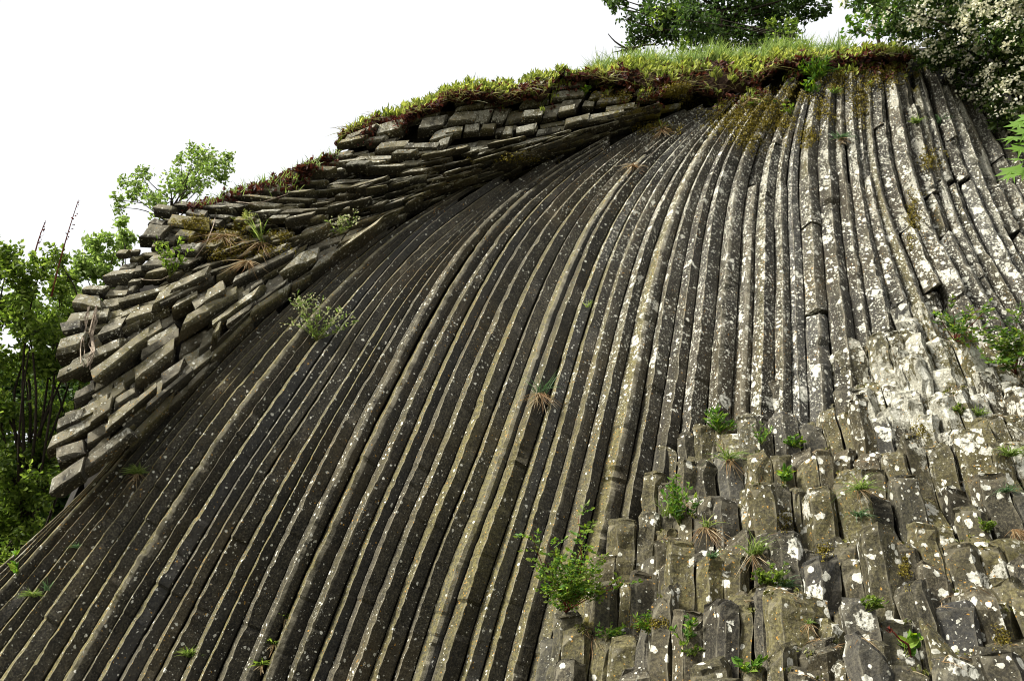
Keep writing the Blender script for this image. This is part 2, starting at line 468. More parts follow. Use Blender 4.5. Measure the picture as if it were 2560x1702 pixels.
def lead(g, k):
    (x0, y0), (x1, y1) = g[0], g[1]
    L = math.hypot(x1 - x0, y1 - y0)
    return [(x0 + (x0 - x1) * k / L, y0 + (y0 - y1) * k / L)] + list(g)
def pair(a, b):
    """match two guides straight across, so that a column is cut square"""
    A = resample(a, 700); B = resample(b, 700)
    j = np.array([int(np.argmin(((B - p) ** 2).sum(1))) for p in A])
    j = np.maximum.accumulate(j)
    ok = (j > 0) & (j < 699)
    lo = max(0, int(np.argmax(ok)) - 1); hi = 700 - int(np.argmax(ok[::-1]))
    A = A[lo:hi]; jj = np.convolve(np.pad(j[lo:hi].astype(float), 12, mode='edge'), np.ones(25) / 25, 'valid')
    i0 = np.floor(jj).astype(int).clip(0, 698); f = (jj - i0)[:, None]
    Bq = B[i0] * (1 - f) + B[i0 + 1] * f
    m = (A + Bq) / 2
    d = np.concatenate([[0], np.cumsum(np.hypot(*np.diff(m, axis=0).T))])
    t = np.linspace(0, d[-1], NT_)
    def rs(q): return np.stack([np.interp(t, d, q[:, 0]), np.interp(t, d, q[:, 1])], 1)
    return rs(A), rs(Bq)
GX_ = [extend(lead(g, 45 if i < 7 else 85 if i < 10 else 12)) for i, g in enumerate(GUIDES)]
GP = [pair(GX_[i], GX_[i + 1]) for i in range(len(GX_) - 1)]

def solid(rings, cap0=True, cap1=True):
    """rings (n,k,3) closed sections -> verts, faces"""
    n, k, _ = rings.shape
    f = []
    for i in range(n - 1):
        for j in range(k):
            j2 = (j + 1) % k
            f.append((i * k + j, i * k + j2, (i + 1) * k + j2, (i + 1) * k + j))
    if cap0: f.append(tuple(range(k - 1, -1, -1)))
    if cap1: f.append(tuple((n - 1) * k + j for j in range(k)))
    return rings.reshape(-1, 3), f

def curtain_column(ga, gb, fa, fb, t0, t1, seed, sink=0.0, zone='curtain', name='basalt_column', lichen_k=1.0):
    r = np.random.default_rng(seed)
    A = ga * (1 - fa) + gb * fa
    B = ga * (1 - fb) + gb * fb
    i0, i1 = int(t0 * (NT_ - 1)), int(t1 * (NT_ - 1))
    A, B = A[i0:i1 + 1], B[i0:i1 + 1]
    n = len(A)
    if n < 4: return None
    # the joints wander a little
    Pm = P3(A[:, 0], A[:, 1], D1(A[:, 0], A[:, 1]))
    NK[0] = .055 / max(.01, float(np.linalg.norm(np.diff(Pm, axis=0), axis=1).mean()))
    w = np.hypot(*(B - A).T)
    acr = (B - A) / w[:, None]
    A = A + acr * (w * .022 * nz1(n, 16, seed * 3 + 1) + w * .018 * nz1(n, 2.0, seed * 3 + 2))[:, None]
    a, b, nn, m = frame(D1, A, B)
    X = b - a
    T_ = np.gradient((a + b) / 2, axis=0); T_ /= np.linalg.norm(T_, axis=1)[:, None]
    W = np.linalg.norm(X - (X * T_).sum(1)[:, None] * T_, axis=1)
    right = np.clip((m[:, 0] - 1650) / 400, 0, 1).mean()
    left = np.clip((650 - m[:, 0]) / 400, 0, 1).mean()
    s1 = np.clip(r.uniform(.31, .50) + .04 * nz1(n, 26, seed + 11) + .028 * nz1(n, 1.7, seed + 12), .15, .7)
    h1 = np.clip(r.uniform(.36, .52) * (1 - .25 * right) + .04 * nz1(n, 30, seed + 13) + .024 * nz1(n, 1.7, seed + 14), .12, .62)
    s1 = s1 + .03 * left
    for _ in range(int(n * .055 / NK[0] / 2.2 * r.uniform(.4, 1.6)) + 1):
        i_ = r.integers(0, n); w_ = max(1, int(r.uniform(1, 3.5) * NK[0]))
        h1[max(0, i_ - w_):i_ + w_] -= r.uniform(.04, .13)
        s1[max(0, i_ - w_):i_ + w_] += r.uniform(-.05, .05)
    h1 = np.clip(h1, .06, .7)
    flat = r.uniform(0, .22) if r.random() < .35 + .4 * right else 0.0
    o = r.uniform(-.12, .12) + .06 * nz1(n, 40, seed + 15) - sink
    # cross joints: small steps along the column
    step = np.zeros(n); c = 0.0
    nx = r.uniform(4, 18)
    for i in range(n):
        if i > nx:
            c = r.uniform(-.07, .07); nx = i + r.uniform(5, 22) * NK[0]
        step[i] = c
    o = o + step
    crack = np.abs(np.diff(step, prepend=step[0])) > 1e-6
    S = [(.015 + 0 * s1, -.10 + 0 * s1, .0), (.05 + 0 * s1, .0 * s1, .75), (s1 * .5, h1 * .5 + .008 * nz1(n, 3, seed + 16), .15),
         (s1 - .02, h1 - .015, .75), (s1 + .015, h1 + .0 * s1, 1.0), (s1 + .05 + flat, h1 * (1 - .12 * (flat > 0)) - .03, .35 if flat == 0 else .8),
         (s1 + flat + (1 - s1 - flat) * .55, h1 * .45 + .010 * nz1(n, 4, seed + 17), .05), (.955 + 0 * s1, .02 + .0 * s1, .35),
         (.985 + 0 * s1, -.10 + 0 * s1, .0), (.86 + 0 * s1, -.55 + 0 * s1, 0), (.18 + 0 * s1, -.6 + 0 * s1, 0)]
    rings = np.stack([a + X * s[:, None] + nn * ((h + o) * W)[:, None] for s, h, _ in S], 1)
    rings[:, :9] += nn[:, None, :] * (rng.normal(0, .006, (n, 9)) * W[:, None])[..., None]
    rings[:, 1:8] -= nn[:, None, :] * (crack * .04 * W)[:, None, None]
    # broken top end
    tang = a[1] - a[0]
    for j in range(rings.shape[1]): rings[0, j] += tang * r.uniform(-.9, .9)
    V, f = solid(rings)
    k = rings.shape[1]
    uu = np.repeat(m[:, 0], k); vv = np.repeat(m[:, 1], k)
    sp, cr, bi, mo = lichen(uu, vv, zone)
    q = r.uniform(.35, 1.6)
    ef = np.tile(np.array([e for _, _, e in S]), n)
    face = np.tile(np.array([0, .8, 1.25, 1.2, 1.1, .9, .75, .6, 0, 0, 0]), n)
    top = np.repeat(np.exp(-np.arange(n) / 5.0), k) * (t0 > .004) * (.3 + .3 * right)
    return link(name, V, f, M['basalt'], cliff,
                {'edge': ef, 'spot': sp * q * lichen_k * (.5 + .5 * face), 'crust': np.clip(cr * r.uniform(.72, 1.15) * face, 0, 1), 'big': bi * face, 'moss': mo + top * .4, 'warm': np.clip(np.tile(np.array([.1, .5, .75, .8, .6, .15, .0, .0, .1, 0, 0]), n) * r.uniform(.35, 1.25) + .9 * np.exp(-((uu - 330 + (vv - 1150) * .72) / 110) ** 2) * np.tile(np.array([.1, .6, 1.1, 1.1, .9, .3, .1, .05, 0, 0, 0]), n) + .5 * np.exp(-((uu - 1215) / 120) ** 2 - ((vv - 1300) / 350) ** 2) + .2 * face * r.random() - .45 * sm(1450, 1800, uu), 0, 1.2)})  # warm: lichen film plus painted light on sun-side facets, shaded facets left dark

seed = 100
for gi, cnt in enumerate(COUNTS):
    wts = rng.uniform(.78, 1.28, cnt); cuts = np.concatenate([[0], np.cumsum(wts) / wts.sum()])
    for c in range(cnt):
        seed += 37
        fa, fb = cuts[c], cuts[c + 1]
        t0 = rng.uniform(0, .035) if gi < 8 else rng.uniform(0, .06) if gi < 11 else rng.uniform(0, .03)
        if gi >= 8 and rng.random() < (.35 if gi < 10 else .6):
            # broken near the top: short pieces set back or forward of each other
            te = rng.uniform(.08, .18) if gi < 11 else rng.uniform(.12, .36)
            ta = t0
            while ta < te:
                tb = min(ta + rng.uniform(.045, .13), te + .02)
                sh_ = rng.uniform(-.12, .12) * (fb - fa)
                curtain_column(GP[gi][0], GP[gi][1], fa + sh_, fb + sh_, max(0, ta - .004), tb, seed + int(ta * 1000) + 5, sink=rng.uniform(-.06, .2) * (1.0 if rng.random() < .8 else 2.2))
                ta = tb + rng.uniform(0, .008)
            t0 = ta
        curtain_column(GP[gi][0], GP[gi][1], fa, fb, t0, 1.0, seed)

# ------------------------------------------------------------------ the stacked, broken blocks above it
ledge_back = MB()
WL = [
    [(880, 335), (1000, 290), (1120, 262), (1230, 250), (1390, 208), (1500, 198), (1640, 203), (1740, 213)],
    [(850, 372), (960, 350), (1080, 330), (1200, 312), (1330, 295), (1450, 280), (1580, 266), (1700, 252)],
    [(800, 415), (882, 402), (1016, 398), (1156, 384), (1330, 350), (1480, 318), (1600, 290), (1700, 262)],
    [(715, 445), (790, 440), (868, 440), (1051, 430), (1191, 405), (1296, 381), (1400, 352), (1500, 325), (1600, 295)],
    [(555, 490), (620, 505), (700, 515), (858, 506), (963, 483), (1068, 465), (1156, 445), (1260, 418), (1400, 372)],
    [(395, 535), (500, 552), (620, 570), (720, 568), (850, 545), (950, 520), (1050, 495), (1170, 460)],
    [(310, 645), (430, 640), (560, 637), (680, 615), (800, 587), (900, 555), (1000, 522), (1110, 485)],
    [(195, 745), (333, 748), (430, 720), (526, 690), (666, 645), (800, 605), (930, 560), (1080, 500)],
    [(150, 850), (260, 830), (380, 770), (500, 722), (620, 678), (750, 632), (880, 585), (1050, 515)],
    [(155, 985), (210, 965), (368, 857), (480, 780), (600, 710), (720, 655), (850, 600), (1020, 532)],
    [(128, 1130), (218, 1105), (345, 1005), (477, 915), (600, 815), (700, 735), (820, 655), (970, 570)],
    [(150, 1275), (270, 1160), (425, 1010), (540, 900), (625, 820), (720, 740), (820, 675), (940, 592)],
]
WCOUNT = [3, 2, 2, 3, 2, 4, 4, 3, 3, 3, 3]
LEN = [54, 56, 60, 58, 52, 42, 46, 62, 70, 82, 96]
WG = [resample(w, 200) for w in WL]
ledge_rows = []
ledge = None
# backing rock behind the blocks
lg = np.stack([np.stack([P3(w[16:168:6, 0], w[16:168:6, 1] + 4, D2(w[16:168:6, 0], w[16:168:6, 1]) + dd) for w in WG]) for dd in (.40, 1.0)])
nrow, ncol = lg.shape[1:3]
quads = [(i * ncol + j, i * ncol + j + 1, (i + 1) * ncol + j + 1, (i + 1) * ncol + j) for i in range(nrow - 1) for j in range(ncol - 1)]
V_ = np.concatenate([lg[0].reshape(-1, 3), lg[1].reshape(-1, 3)])
K_ = nrow * ncol
fs = quads + [tuple(K_ + i for i in q[::-1]) for q in quads]
rim = [(0, j) for j in range(ncol)] + [(i, ncol - 1) for i in range(1, nrow)] + [(nrow - 1, j) for j in range(ncol - 2, -1, -1)] + [(i, 0) for i in range(nrow - 2, 0, -1)]
rid = [i * ncol + j for i, j in rim]
fs += [(rid[k], rid[(k + 1) % len(rid)], K_ + rid[(k + 1) % len(rid)], K_ + rid[k]) for k in range(len(rid))]
ledge = link('rock_ledge', V_, fs, M['core'])
tag(ledge, 'overhanging ledge of stacked broken basalt blocks on the upper slope', kind='structure')

def block(ga, gb, fa, fb, ia, ib, seed, out, name='stone_block', slant=.35):
    r = np.random.default_rng(seed)
    n = max(4, min(9, int((ib - ia) / 4)))
    idx = np.linspace(ia, ib, n)
    def at(g, x):
        return np.stack([np.interp(x, np.arange(200), g[:, 0]), np.interp(x, np.arange(200), g[:, 1])], 1)
    A = at(ga, idx) * (1 - fa) + at(gb, idx) * fa        # upper joint
    B = at(ga, idx) * (1 - fb) + at(gb, idx) * fb        # lower joint
    a, b, nn, m = frame(D2, A, B)
    X = b - a
    t_ = np.linspace(0, 1, n)[:, None]
    a = a[0] * (1 - t_) + a[-1] * t_ + (a[n // 2] - (a[0] + a[-1]) / 2) * .6      # each block is straight
    X = X[n // 2] * np.ones((n, 1)); nn = nn[n // 2] * np.ones((n, 1))
    W = np.linalg.norm(X, axis=1)
    Wm = np.maximum(W.mean(), .06)
    pr = [(.02, -.6), (.0, r.uniform(.0, .25)), (r.uniform(.05, .22), r.uniform(.34, .5)), (r.uniform(.72, .93), r.uniform(.34, .52)),
          (1.0, r.uniform(.05, .3)), (.98, -.5), (.5, -.75)]
    ed = [0, .55, 1.0, .9, .3, 0, 0]
    tilt = r.uniform(-.15, .15); yaw = r.uniform(-.22, .22)
    if r.random() < .15: tilt *= 2.2; yaw *= 1.7
    rings = np.zeros((n, len(pr), 3))
    for i in range(n):
        tt = i / (n - 1) - .5
        L = np.linalg.norm(a[-1] - a[0])
        for j, (s, h) in enumerate(pr):
            ss = s + tilt * tt * 1.2 + .018 * r.normal()
            hh = h * 1.0 + .022 * r.normal()
            rings[i, j] = a[i] + X[i] * ss + nn[i] * (hh * Wm + out + yaw * tt * L * .5)
    tg = (a[-1] - a[0]) / max(1e-6, np.linalg.norm(a[-1] - a[0]))
    for e, k in ((0, -1), (-1, 1)):
        sl = r.uniform(-slant, slant); sl2 = r.uniform(-slant, slant)
        for j, (s, h) in enumerate(pr):
            rings[e, j] += tg * Wm * (sl * (s - .5) + sl2 * h + .06 * r.normal())
    V, f = solid(rings)
    k = len(pr)
    uu = np.repeat(m[:, 0], k); vv = np.repeat(m[:, 1], k)
    sp, cr, bi, mo = lichen(uu, vv, 'ledge')
    face = np.tile(np.array([0, 1.3, 1.2, 1.0, .6, 0, 0]), n)
    q = r.uniform(.4, 1.5)
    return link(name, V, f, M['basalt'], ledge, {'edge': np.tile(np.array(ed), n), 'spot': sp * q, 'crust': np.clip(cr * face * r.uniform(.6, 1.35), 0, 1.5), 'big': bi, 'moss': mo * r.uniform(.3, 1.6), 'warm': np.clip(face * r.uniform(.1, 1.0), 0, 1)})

def span_px(g, x):
    return np.array([np.interp(x, np.arange(200), g[:, 0]), np.interp(x, np.arange(200), g[:, 1])])

nblocks = 0
TARGET = [22, 21, 22, 22, 22, 24, 25, 27, 30, 32, 33]
for band in range(len(WG) - 1):
    ga, gb = WG[band], WG[band + 1]
    pxlen = np.hypot(*np.diff((ga + gb) / 2, axis=0).T).sum() / 199
    lower = band >= 7
    x = 0.0
    while x < 196:
        xw = min(199, x + LEN[band] * rng.uniform(1.6, 3.2) / pxlen)
        hb = np.linalg.norm(span_px(gb, (x + xw) / 2) - span_px(ga, (x + xw) / 2))
        if hb < 11 + rng.uniform(0, 8): break
        cnt = max(1, int(round(hb / TARGET[band] + rng.uniform(-.3, .3))))
        wts = rng.uniform(.55, 1.5, cnt); cuts = np.concatenate([[0], np.cumsum(wts) / wts.sum()])
        for c in range(cnt):
            xa = x + (rng.uniform(-4, 4) / pxlen * 6 if x > 0 else rng.uniform(0, 30) / pxlen)
            row_out = rng.uniform(-.10, .10)
            while xa < xw - 8 / pxlen:
                L = LEN[band] * rng.uniform(.45, 1.5) * (.75 if hb / cnt < 18 else 1) / pxlen
                xb = min(xa + L, xw + rng.uniform(-10, 14) / pxlen, 199)
                if xw - xb < 14 / pxlen: xb = min(xw, 199)
                seed += 31
                out = row_out + rng.uniform(-.09, .10)
                if rng.random() < .12: out += rng.uniform(.05, .14)
                if rng.random() < .25 and not lower: out -= rng.uniform(.1, .3)
                if rng.random() < .12 and not lower: out += rng.uniform(.05, .15)
                if rng.random() < .10: out += rng.uniform(.04, .12)
                if xb - xa > 5 / pxlen and rng.random() > .06:
                    block(ga, gb, cuts[c], cuts[c + 1], xa, xb, seed, out, slant=.4 if lower else .22)
                    nblocks += 1
                xa = xb + rng.uniform(2.0, 5.0) / pxlen
        x = xw
# broken columns lying proud of the lower left part, with their ends showing
for band, fa, fb, ia, ib, out in [(7, .15, .45, 72, 98, .20), (7, .55, .85, 30, 56, .18), (8, .05, .30, 86, 116, .22), (8, .40, .66, 60, 90, .22), (8, .72, .96, 10, 38, .2),
                                  (9, .05, .28, 104, 138, .2), (9, .36, .6, 76, 108, .22), (9, .68, .92, 96, 124, .18), (9, .1, .34, 26, 54, .2), (10, .0, .26, 108, 140, .18),
                                  (10, .36, .6, 98, 128, .16), (10, .3, .54, 32, 64, .2), (10, .66, .9, 60, 86, .16), (6, .4, .7, 30, 54, .16), (5, .2, .5, 18, 40, .15)]:
    seed += 31
    block(WG[band], WG[band + 1], fa, fb, ia, ib, seed, out, slant=.6)
    nblocks += 1

# ------------------------------------------------------------------ the terrace of broken upright columns
HT = TPS([(3.36, 9.29, 4.86), (2.06, 6.46, 1.93), (5.05, 9.35, 6.2), (5.9, 9.2, 5.3), (.22, 8.2, 2.0), (1.2, 8.95, 3.75), (3.66, 6.46, 1.93), (1.0, 7.0, 1.3),
          (5.0, 7.5, 3.2), (2.0, 8.0, 3.05), (1.0, 8.2, 2.55), (0.0, 9.0, 2.3), (-.4, 8.6, 1.3), (0, 7, .6), (2.2, 9.2, 4.55), (4.2, 9.3, 5.3)], lam=.01)
def clip_poly(poly, p, q):
    """keep the half of poly nearer p than q"""
    m = (p + q) / 2; d = q - p
    out = []
    n = len(poly)
    for i in range(n):
        A, B = poly[i], poly[(i + 1) % n]
        sa, sb = (A - m) @ d, (B - m) @ d
        if sa <= 0: out.append(A)
        if (sa < 0 < sb) or (sb < 0 < sa): out.append(A + (B - A) * (sa / (sa - sb)))
    return out
pts = []
yy = 5.5; k = 0
while yy < 9.75:
    xx = -.9 + (.15 if k % 2 else 0)
    while xx < 7.4:
        big_c = 1.0 if yy < 8.2 else .86
        pts.append((xx + rng.uniform(-.07, .07), yy + rng.uniform(-.07, .07)))
        xx += rng.uniform(.21, .32) * big_c
    yy += .235 * (1.0 if yy < 8.2 else .86); k += 1
pts = np.array(pts)
# terrace body behind and below the columns
tx = np.linspace(-1.2, 7.6, 40); ty = np.linspace(4.0, 9.7, 30)
TX, TY = np.meshgrid(tx, ty)
TZ = np.maximum(HT(TX, TY) - .75, -.2) - 2.0 * sm(.4, -1.2, TX)
nr, nc = TX.shape
TZ = np.where(TX < .55 - .0 * TY, TZ - 2.5, TZ)
terrace = link('rock_terrace', np.stack([TX, TY, TZ], -1).reshape(-1, 3),
               [(i * nc + j, i * nc + j + 1, (i + 1) * nc + j + 1, (i + 1) * nc + j) for i in range(nr - 1) for j in range(nc - 1)], M['core'])
tag(terrace, 'terrace of broken upright basalt columns heaped at the foot of the fan', kind='structure')

cells = []
for i, p in enumerate(pts):
    d = np.hypot(*(pts - p).T)
    nb = np.argsort(d)[1:15]
    poly = [p + np.array(q) for q in ((-.4, -.4), (.4, -.4), (.4, .4), (-.4, .4))]
    for j in nb: poly = clip_poly(poly, p, pts[j])
    if len(poly) < 4: continue
    base = float(HT(np.array([p[0]]), np.array([p[1]]))[0])
    n3 = mnoise.noise(Vector((p[0] * 1.5, p[1] * 1.5, 3.3)))
    n4 = mnoise.noise(Vector((p[0] * 3.4, p[1] * 3.4, 7.7)))
    b0 = base + .35 * n3 + .22 * n4
    st = .56
    h = .75 * (math.floor(b0 / st) + .5) * st + .25 * b0 + rng.uniform(-.19, .19)
    u, v, D = to_px(np.array([p[0], p[1], h]))
    y_wall = 9.35 + .05 * (p[0] - 2)
    if p[1] > y_wall + .25: continue
    cells.append((p, poly, h, float(u), float(v), float(D)))

def upright(p, poly, h, u, v, seed, mb=None, attrs=None):
    r = np.random.default_rng(seed)
    poly = np.array(poly)
    c = poly.mean(0)
    # two points per side
    ring = []
    for i in range(len(poly)):
        A, B = poly[i], poly[(i + 1) % len(poly)]
        ring += [A, A * .5 + B * .5]
    ring = np.array(ring); K = len(ring)
    L = 1.5 + r.uniform(0, .5)
    lean = np.array([.13 - (p[0] - 1.0) * .055 + r.normal() * .02, .04 + r.normal() * .02])
    lean[0] = np.clip(lean[0], -.3, .18)
    zs = np.concatenate([[0, -.014, -.045], -np.linspace(.14, L, 11)])
    bl = r.uniform(0, 1)
    sc = np.concatenate([[.84 - .16 * bl, .92 - .05 * bl, .945], np.full(11, .95)]) * r.uniform(.92, 1.02)
    sl = r.normal(0, .15, 2)
    if r.random() < .16: sl += r.normal(0, .5, 2)
    dome = r.uniform(.0, .06)
    V = []; E = []
    wob = r.normal(0, .010, K)
    for i, (z, s) in enumerate(zip(zs, sc)):
        q = c + (ring - c) * s
        wig = r.normal(0, .0055, (K, 2))
        off = r.normal(0, .009, 2)
        xy = q + wig + off + (q - c) / .12 * (wob[:, None] * .5)
        top = ((ring - c) @ sl) if i < 3 else ((ring - c) @ sl) * max(0, 1 - (i - 3) / 5)
        zz = h + z + top + (dome * (1 - s) * 2.5 if i < 2 else 0) + r.normal(0, .006, K)
        V.append(np.stack([xy[:, 0] + lean[0] * z, xy[:, 1] - lean[1] * (-z), zz], 1))
        e = np.zeros(K)
        e[0::2] = 1.0 if i > 1 else .6
        if i == 2: e[:] = .95
        E.append(e)
    rings = np.stack(V)
    Vv, f = solid(rings, cap0=False, cap1=False)
    top_c = rings[0].mean(0) + np.array([0, 0, dome * .6 + r.normal(0, .008)])
    Vv = np.vstack([Vv, top_c])
    f += [((j + 1) % K, j, len(Vv) - 1) for j in range(K)]
    f = [q[::-1] for q in f]
    E = np.concatenate([np.concatenate(E), [.3]])
    uu, vv, _ = to_px(Vv)
    sp, cr, bi, mo = lichen(uu, vv, 'terrace')
    dz = h - Vv[:, 2]
    q1, q2 = r.uniform(.2, 1.7), r.uniform(.15, 1.7)
    fade = .45 + .55 * sm(.9, .1, dz)
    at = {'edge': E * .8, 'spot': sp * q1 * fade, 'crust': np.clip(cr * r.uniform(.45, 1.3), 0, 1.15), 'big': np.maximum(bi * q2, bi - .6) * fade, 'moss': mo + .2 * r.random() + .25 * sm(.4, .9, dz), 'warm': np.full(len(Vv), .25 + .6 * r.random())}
    if mb is not None:
        mb.add(Vv, f)
        for k2, a2 in at.items(): attrs.setdefault(k2, []).append(a2)
        return
    return link('broken_column', Vv, f, M['basalt'], terrace, at)

def left_of_terrace(c):
    return c[3] < np.interp(c[4], [1000, 1130, 1300, 1560, 1700, 1850], [1690, 1665, 1545, 1400, 1340, 1300])
cells = [c for c in cells if not left_of_terrace(c)]
inview = [c for c in cells if -60 < c[3] < 2640 and 700 < c[4] < 1850]
rest = [c for c in cells if not (-60 < c[3] < 2640 and 700 < c[4] < 1850)]
inview.sort(key=lambda c: c[5])
extra = MB(); ea = {}
n_up = 0
for c in inview:
    seed += 13
    if n_up < 300:
        upright(c[0], c[1], c[2], c[3], c[4], seed); n_up += 1
    else:
        upright(c[0], c[1], c[2], c[3], c[4], seed, extra, ea)
for c in rest:
    seed += 13
    upright(c[0], c[1], c[2], c[3], c[4], seed, extra, ea)
if extra.n:
    ex = link('column_rubble', np.vstack(extra.v), extra.f, M['basalt'], terrace, {k: np.concatenate(v) for k, v in ea.items()})
    ex['kind'] = 'stuff'

# ------------------------------------------------------------------ ground to the horizon
g = 1500.0
gx = np.concatenate([[-g, -300, -80], np.linspace(-40, 40, 17), [80, 300, g]])
GX, GY = np.meshgrid(gx, gx + 10)
GZ = np.where(GY > 24, np.minimum((GY - 24) * .12, 10), 0.0) * (np.abs(GX) < 4000)
n_ = len(gx)
gr = link('ground', np.stack([GX, GY, GZ], -1).reshape(-1, 3), [(i * n_ + j, i * n_ + j + 1, (i + 1) * n_ + j + 1, (i + 1) * n_ + j) for i in range(n_ - 1) for j in range(n_ - 1)], M['ground'])
tag(gr, 'dark forest floor below and behind the cliff', kind='structure')


# ================================================================== VEGETATION
bpy.context.view_layer.update()
dg = bpy.context.evaluated_depsgraph_get()
def hit(u, v):
    """point of the rock that stands at this place, and its depth"""
    d = P3(np.array([u]), np.array([v]), np.array([1.0]))[0] - CAM
    ok, loc, nor, idx, ob, mt = scene.ray_cast(dg, Vector(CAM), Vector(d).normalized())
    if ok:
        p = np.array(loc)
        return p, float(to_px(p)[2])
    D = float(D1(np.array([u]), np.array([v]))[0])
    return P3(np.array([u]), np.array([v]), np.array([D]))[0], D

def unit(v):
    v = np.asarray(v, float)
    return v / (np.linalg.norm(v, axis=-1, keepdims=True) + 1e-9)
def rdirs(n):
    return unit(rng.normal(0, 1, (n, 3)))

LEAF_F = [(0, 1, 2), (0, 2, 3), (0, 3, 4), (0, 4, 5)]
def leaves(mb, C, d, L, Wd, fold=.25):
    """pointed folded leaves: centres C, directions d, lengths L, widths Wd"""
    n = len(C)
    L = np.broadcast_to(L, n)[:, None]; Wd = np.broadcast_to(Wd, n)[:, None]
    side = unit(np.cross(d, rdirs(n)))
    up = np.cross(side, d)
    base = C - d * L * .5
    k1 = C - d * L * .12; k2 = C + d * L * .22
    V = np.stack([base, k1 + side * Wd * .5 + up * Wd * fold, k2 + side * Wd * .38 + up * Wd * fold * .7, C + d * L * .5 - up * L * .08,
                  k2 - side * Wd * .38 + up * Wd * fold * .7, k1 - side * Wd * .5 + up * Wd * fold], 1)
    mb.bulk(V, LEAF_F)

def blades(mb, B, tip_dir, L, Wd, droop):
    """grass blades rooted at B, bending over"""
    n = len(B)
    L = np.broadcast_to(L, n)[:, None]; Wd = np.broadcast_to(Wd, n)[:, None]; droop = np.broadcast_to(droop, n)[:, None]
    d = unit(tip_dir)
    flat = unit(d * np.array([1, 1, .0]) + rng.normal(0, .15, (n, 3)))
    side = unit(np.cross(d, rdirs(n)))
    pts = []
    for t, w in ((0, 1), (.4, .8), (.75, .5), (1, 0.06)):
        c = B + d * L * t * (1 - .25 * droop * t) + (flat * .45 - np.array([0, 0, .55])) * L * droop * t * t
        pts += [c - side * Wd * w * .5, c + side * Wd * w * .5]
    mb.bulk(np.stack(pts, 1), [(0, 1, 3, 2), (2, 3, 5, 4), (4, 5, 7, 6)])

def tube(mb, P, r0, r1, k=5, wob=0):
    P = np.asarray(P, float); n = len(P)
    T = unit(np.gradient(P, axis=0))
    ref = np.array([.3, .9, .2])
    A = unit(np.cross(T, ref)); Bn = np.cross(T, A)
    rr = np.linspace(r0, r1, n)
    a = np.linspace(0, 2 * math.pi, k, endpoint=False)
    rings = P[:, None] + (A[:, None] * np.cos(a)[None, :, None] + Bn[:, None] * np.sin(a)[None, :, None]) * rr[:, None, None]
    if wob: rings += rng.normal(0, wob, rings.shape) * rr[:, None, None]
    v, f = solid(rings)
    mb.add(v, f)

def bend(a, b, n=6, sag=.1, up=0.0):
    a = np.asarray(a, float); b = np.asarray(b, float)
    t = np.linspace(0, 1, n)[:, None]
    L = np.linalg.norm(b - a)
    off = rng.normal(0, sag * L * .5, 3)
    return a * (1 - t) + b * t + off * np.sin(t * math.pi) + np.array([0, 0, up * L]) * np.sin(t * math.pi)

def tree(name, label, cat, base, fork, clumps, n_leaf, leaf_len, mat, r0=.14, group=None, per=1.0, flowers=None, twigs=7, spread=.16, stem_mat=None):
    """trunk to the fork, a limb to each clump, twigs in the clump, leaves along the twigs"""
    root = tag(empty(name, base), label, cat, group)
    tr, br, cr = MB(), MB(), MB()
    base = np.asarray(base, float); fork = np.asarray(fork, float)
    P = bend(base, fork, 9, .05)
    tube(tr, P, r0, r0 * .6, 8, .05)
    fl = MB() if flowers else None
    for (c, rad) in clumps:
        c = np.asarray(c, float)
        st = P[rng.integers(5, 9)]
        tube(br, bend(st, c, 7, .12, .06), r0 * .32, r0 * .08, 5, .06)
        ends = []
        for k in range(twigs):
            dvec = rdirs(1)[0]; dvec[2] = dvec[2] * .7 + .12
            e = c + dvec * rad * rng.uniform(.55, 1.05)
            q = bend(c + dvec * rad * .05, e, 5, .15)
            tube(br, q, r0 * .07, r0 * .02, 4)
            ends.append(q)
        m = int(n_leaf * (rad ** 2) * per)
        if m < 1: continue
        pick = rng.integers(0, len(ends), m); t = rng.uniform(.15, 1.0, m) ** .7
        Q = np.array(ends)
        x = t * 4; i = np.minimum(x.astype(int), 3); fr = (x - i)[:, None]
        C = Q[pick, i] * (1 - fr) + Q[pick, i + 1] * fr
        C = C + rng.normal(0, spread * rad, (m, 3))
        d = unit(rdirs(m) + np.array([0, 0, -.35]) + unit(C - c) * .6)
        L = leaf_len * rng.uniform(.6, 1.3, m)
        leaves(cr, C, d, L, L * rng.uniform(.45, .65, m))
        if flowers:
            nf = int(flowers * rad ** 2)
            out = rdirs(nf); out[:, 1] -= .5; out[:, 2] += .35; out = unit(out)
            Cf = c + out * rad * rng.uniform(.75, 1.08, (nf, 1))
            for q in range(16):
                off = rng.normal(0, .055, (nf, 3)) * np.array([1, 1, .5])
                dd = unit(rdirs(nf) + out * .3)
                leaves(fl, Cf + off, dd, .05 * rng.uniform(.7, 1.2, nf), .045, .12)
    o = base
    tr.build('trunk', stem_mat or M['bark'], root, o, True)
    br.build('limbs', stem_mat or M['bark'], root, o, True)
    cr.build('crown', mat, root, o)
    if fl: fl.build('blossom', M['flower'], root, o)
    return root

def clump_list(n, poly_u, poly_v, D, rad, jitter=.8):
    """clump centres spread through a block of air"""
    out = []
    u0, u1 = poly_u; v0, v1 = poly_v
    for i in range(n):
        u, v = rng.uniform(u0, u1), rng.uniform(v0, v1)
        out.append((P3(np.array([u]), np.array([v]), np.array([D + rng.uniform(-jitter, jitter)]))[0], rad * rng.uniform(.7, 1.3)))
    return out
def at(u, v, D):
    return P3(np.array([float(u)]), np.array([float(v)]), np.array([float(D)]))[0]

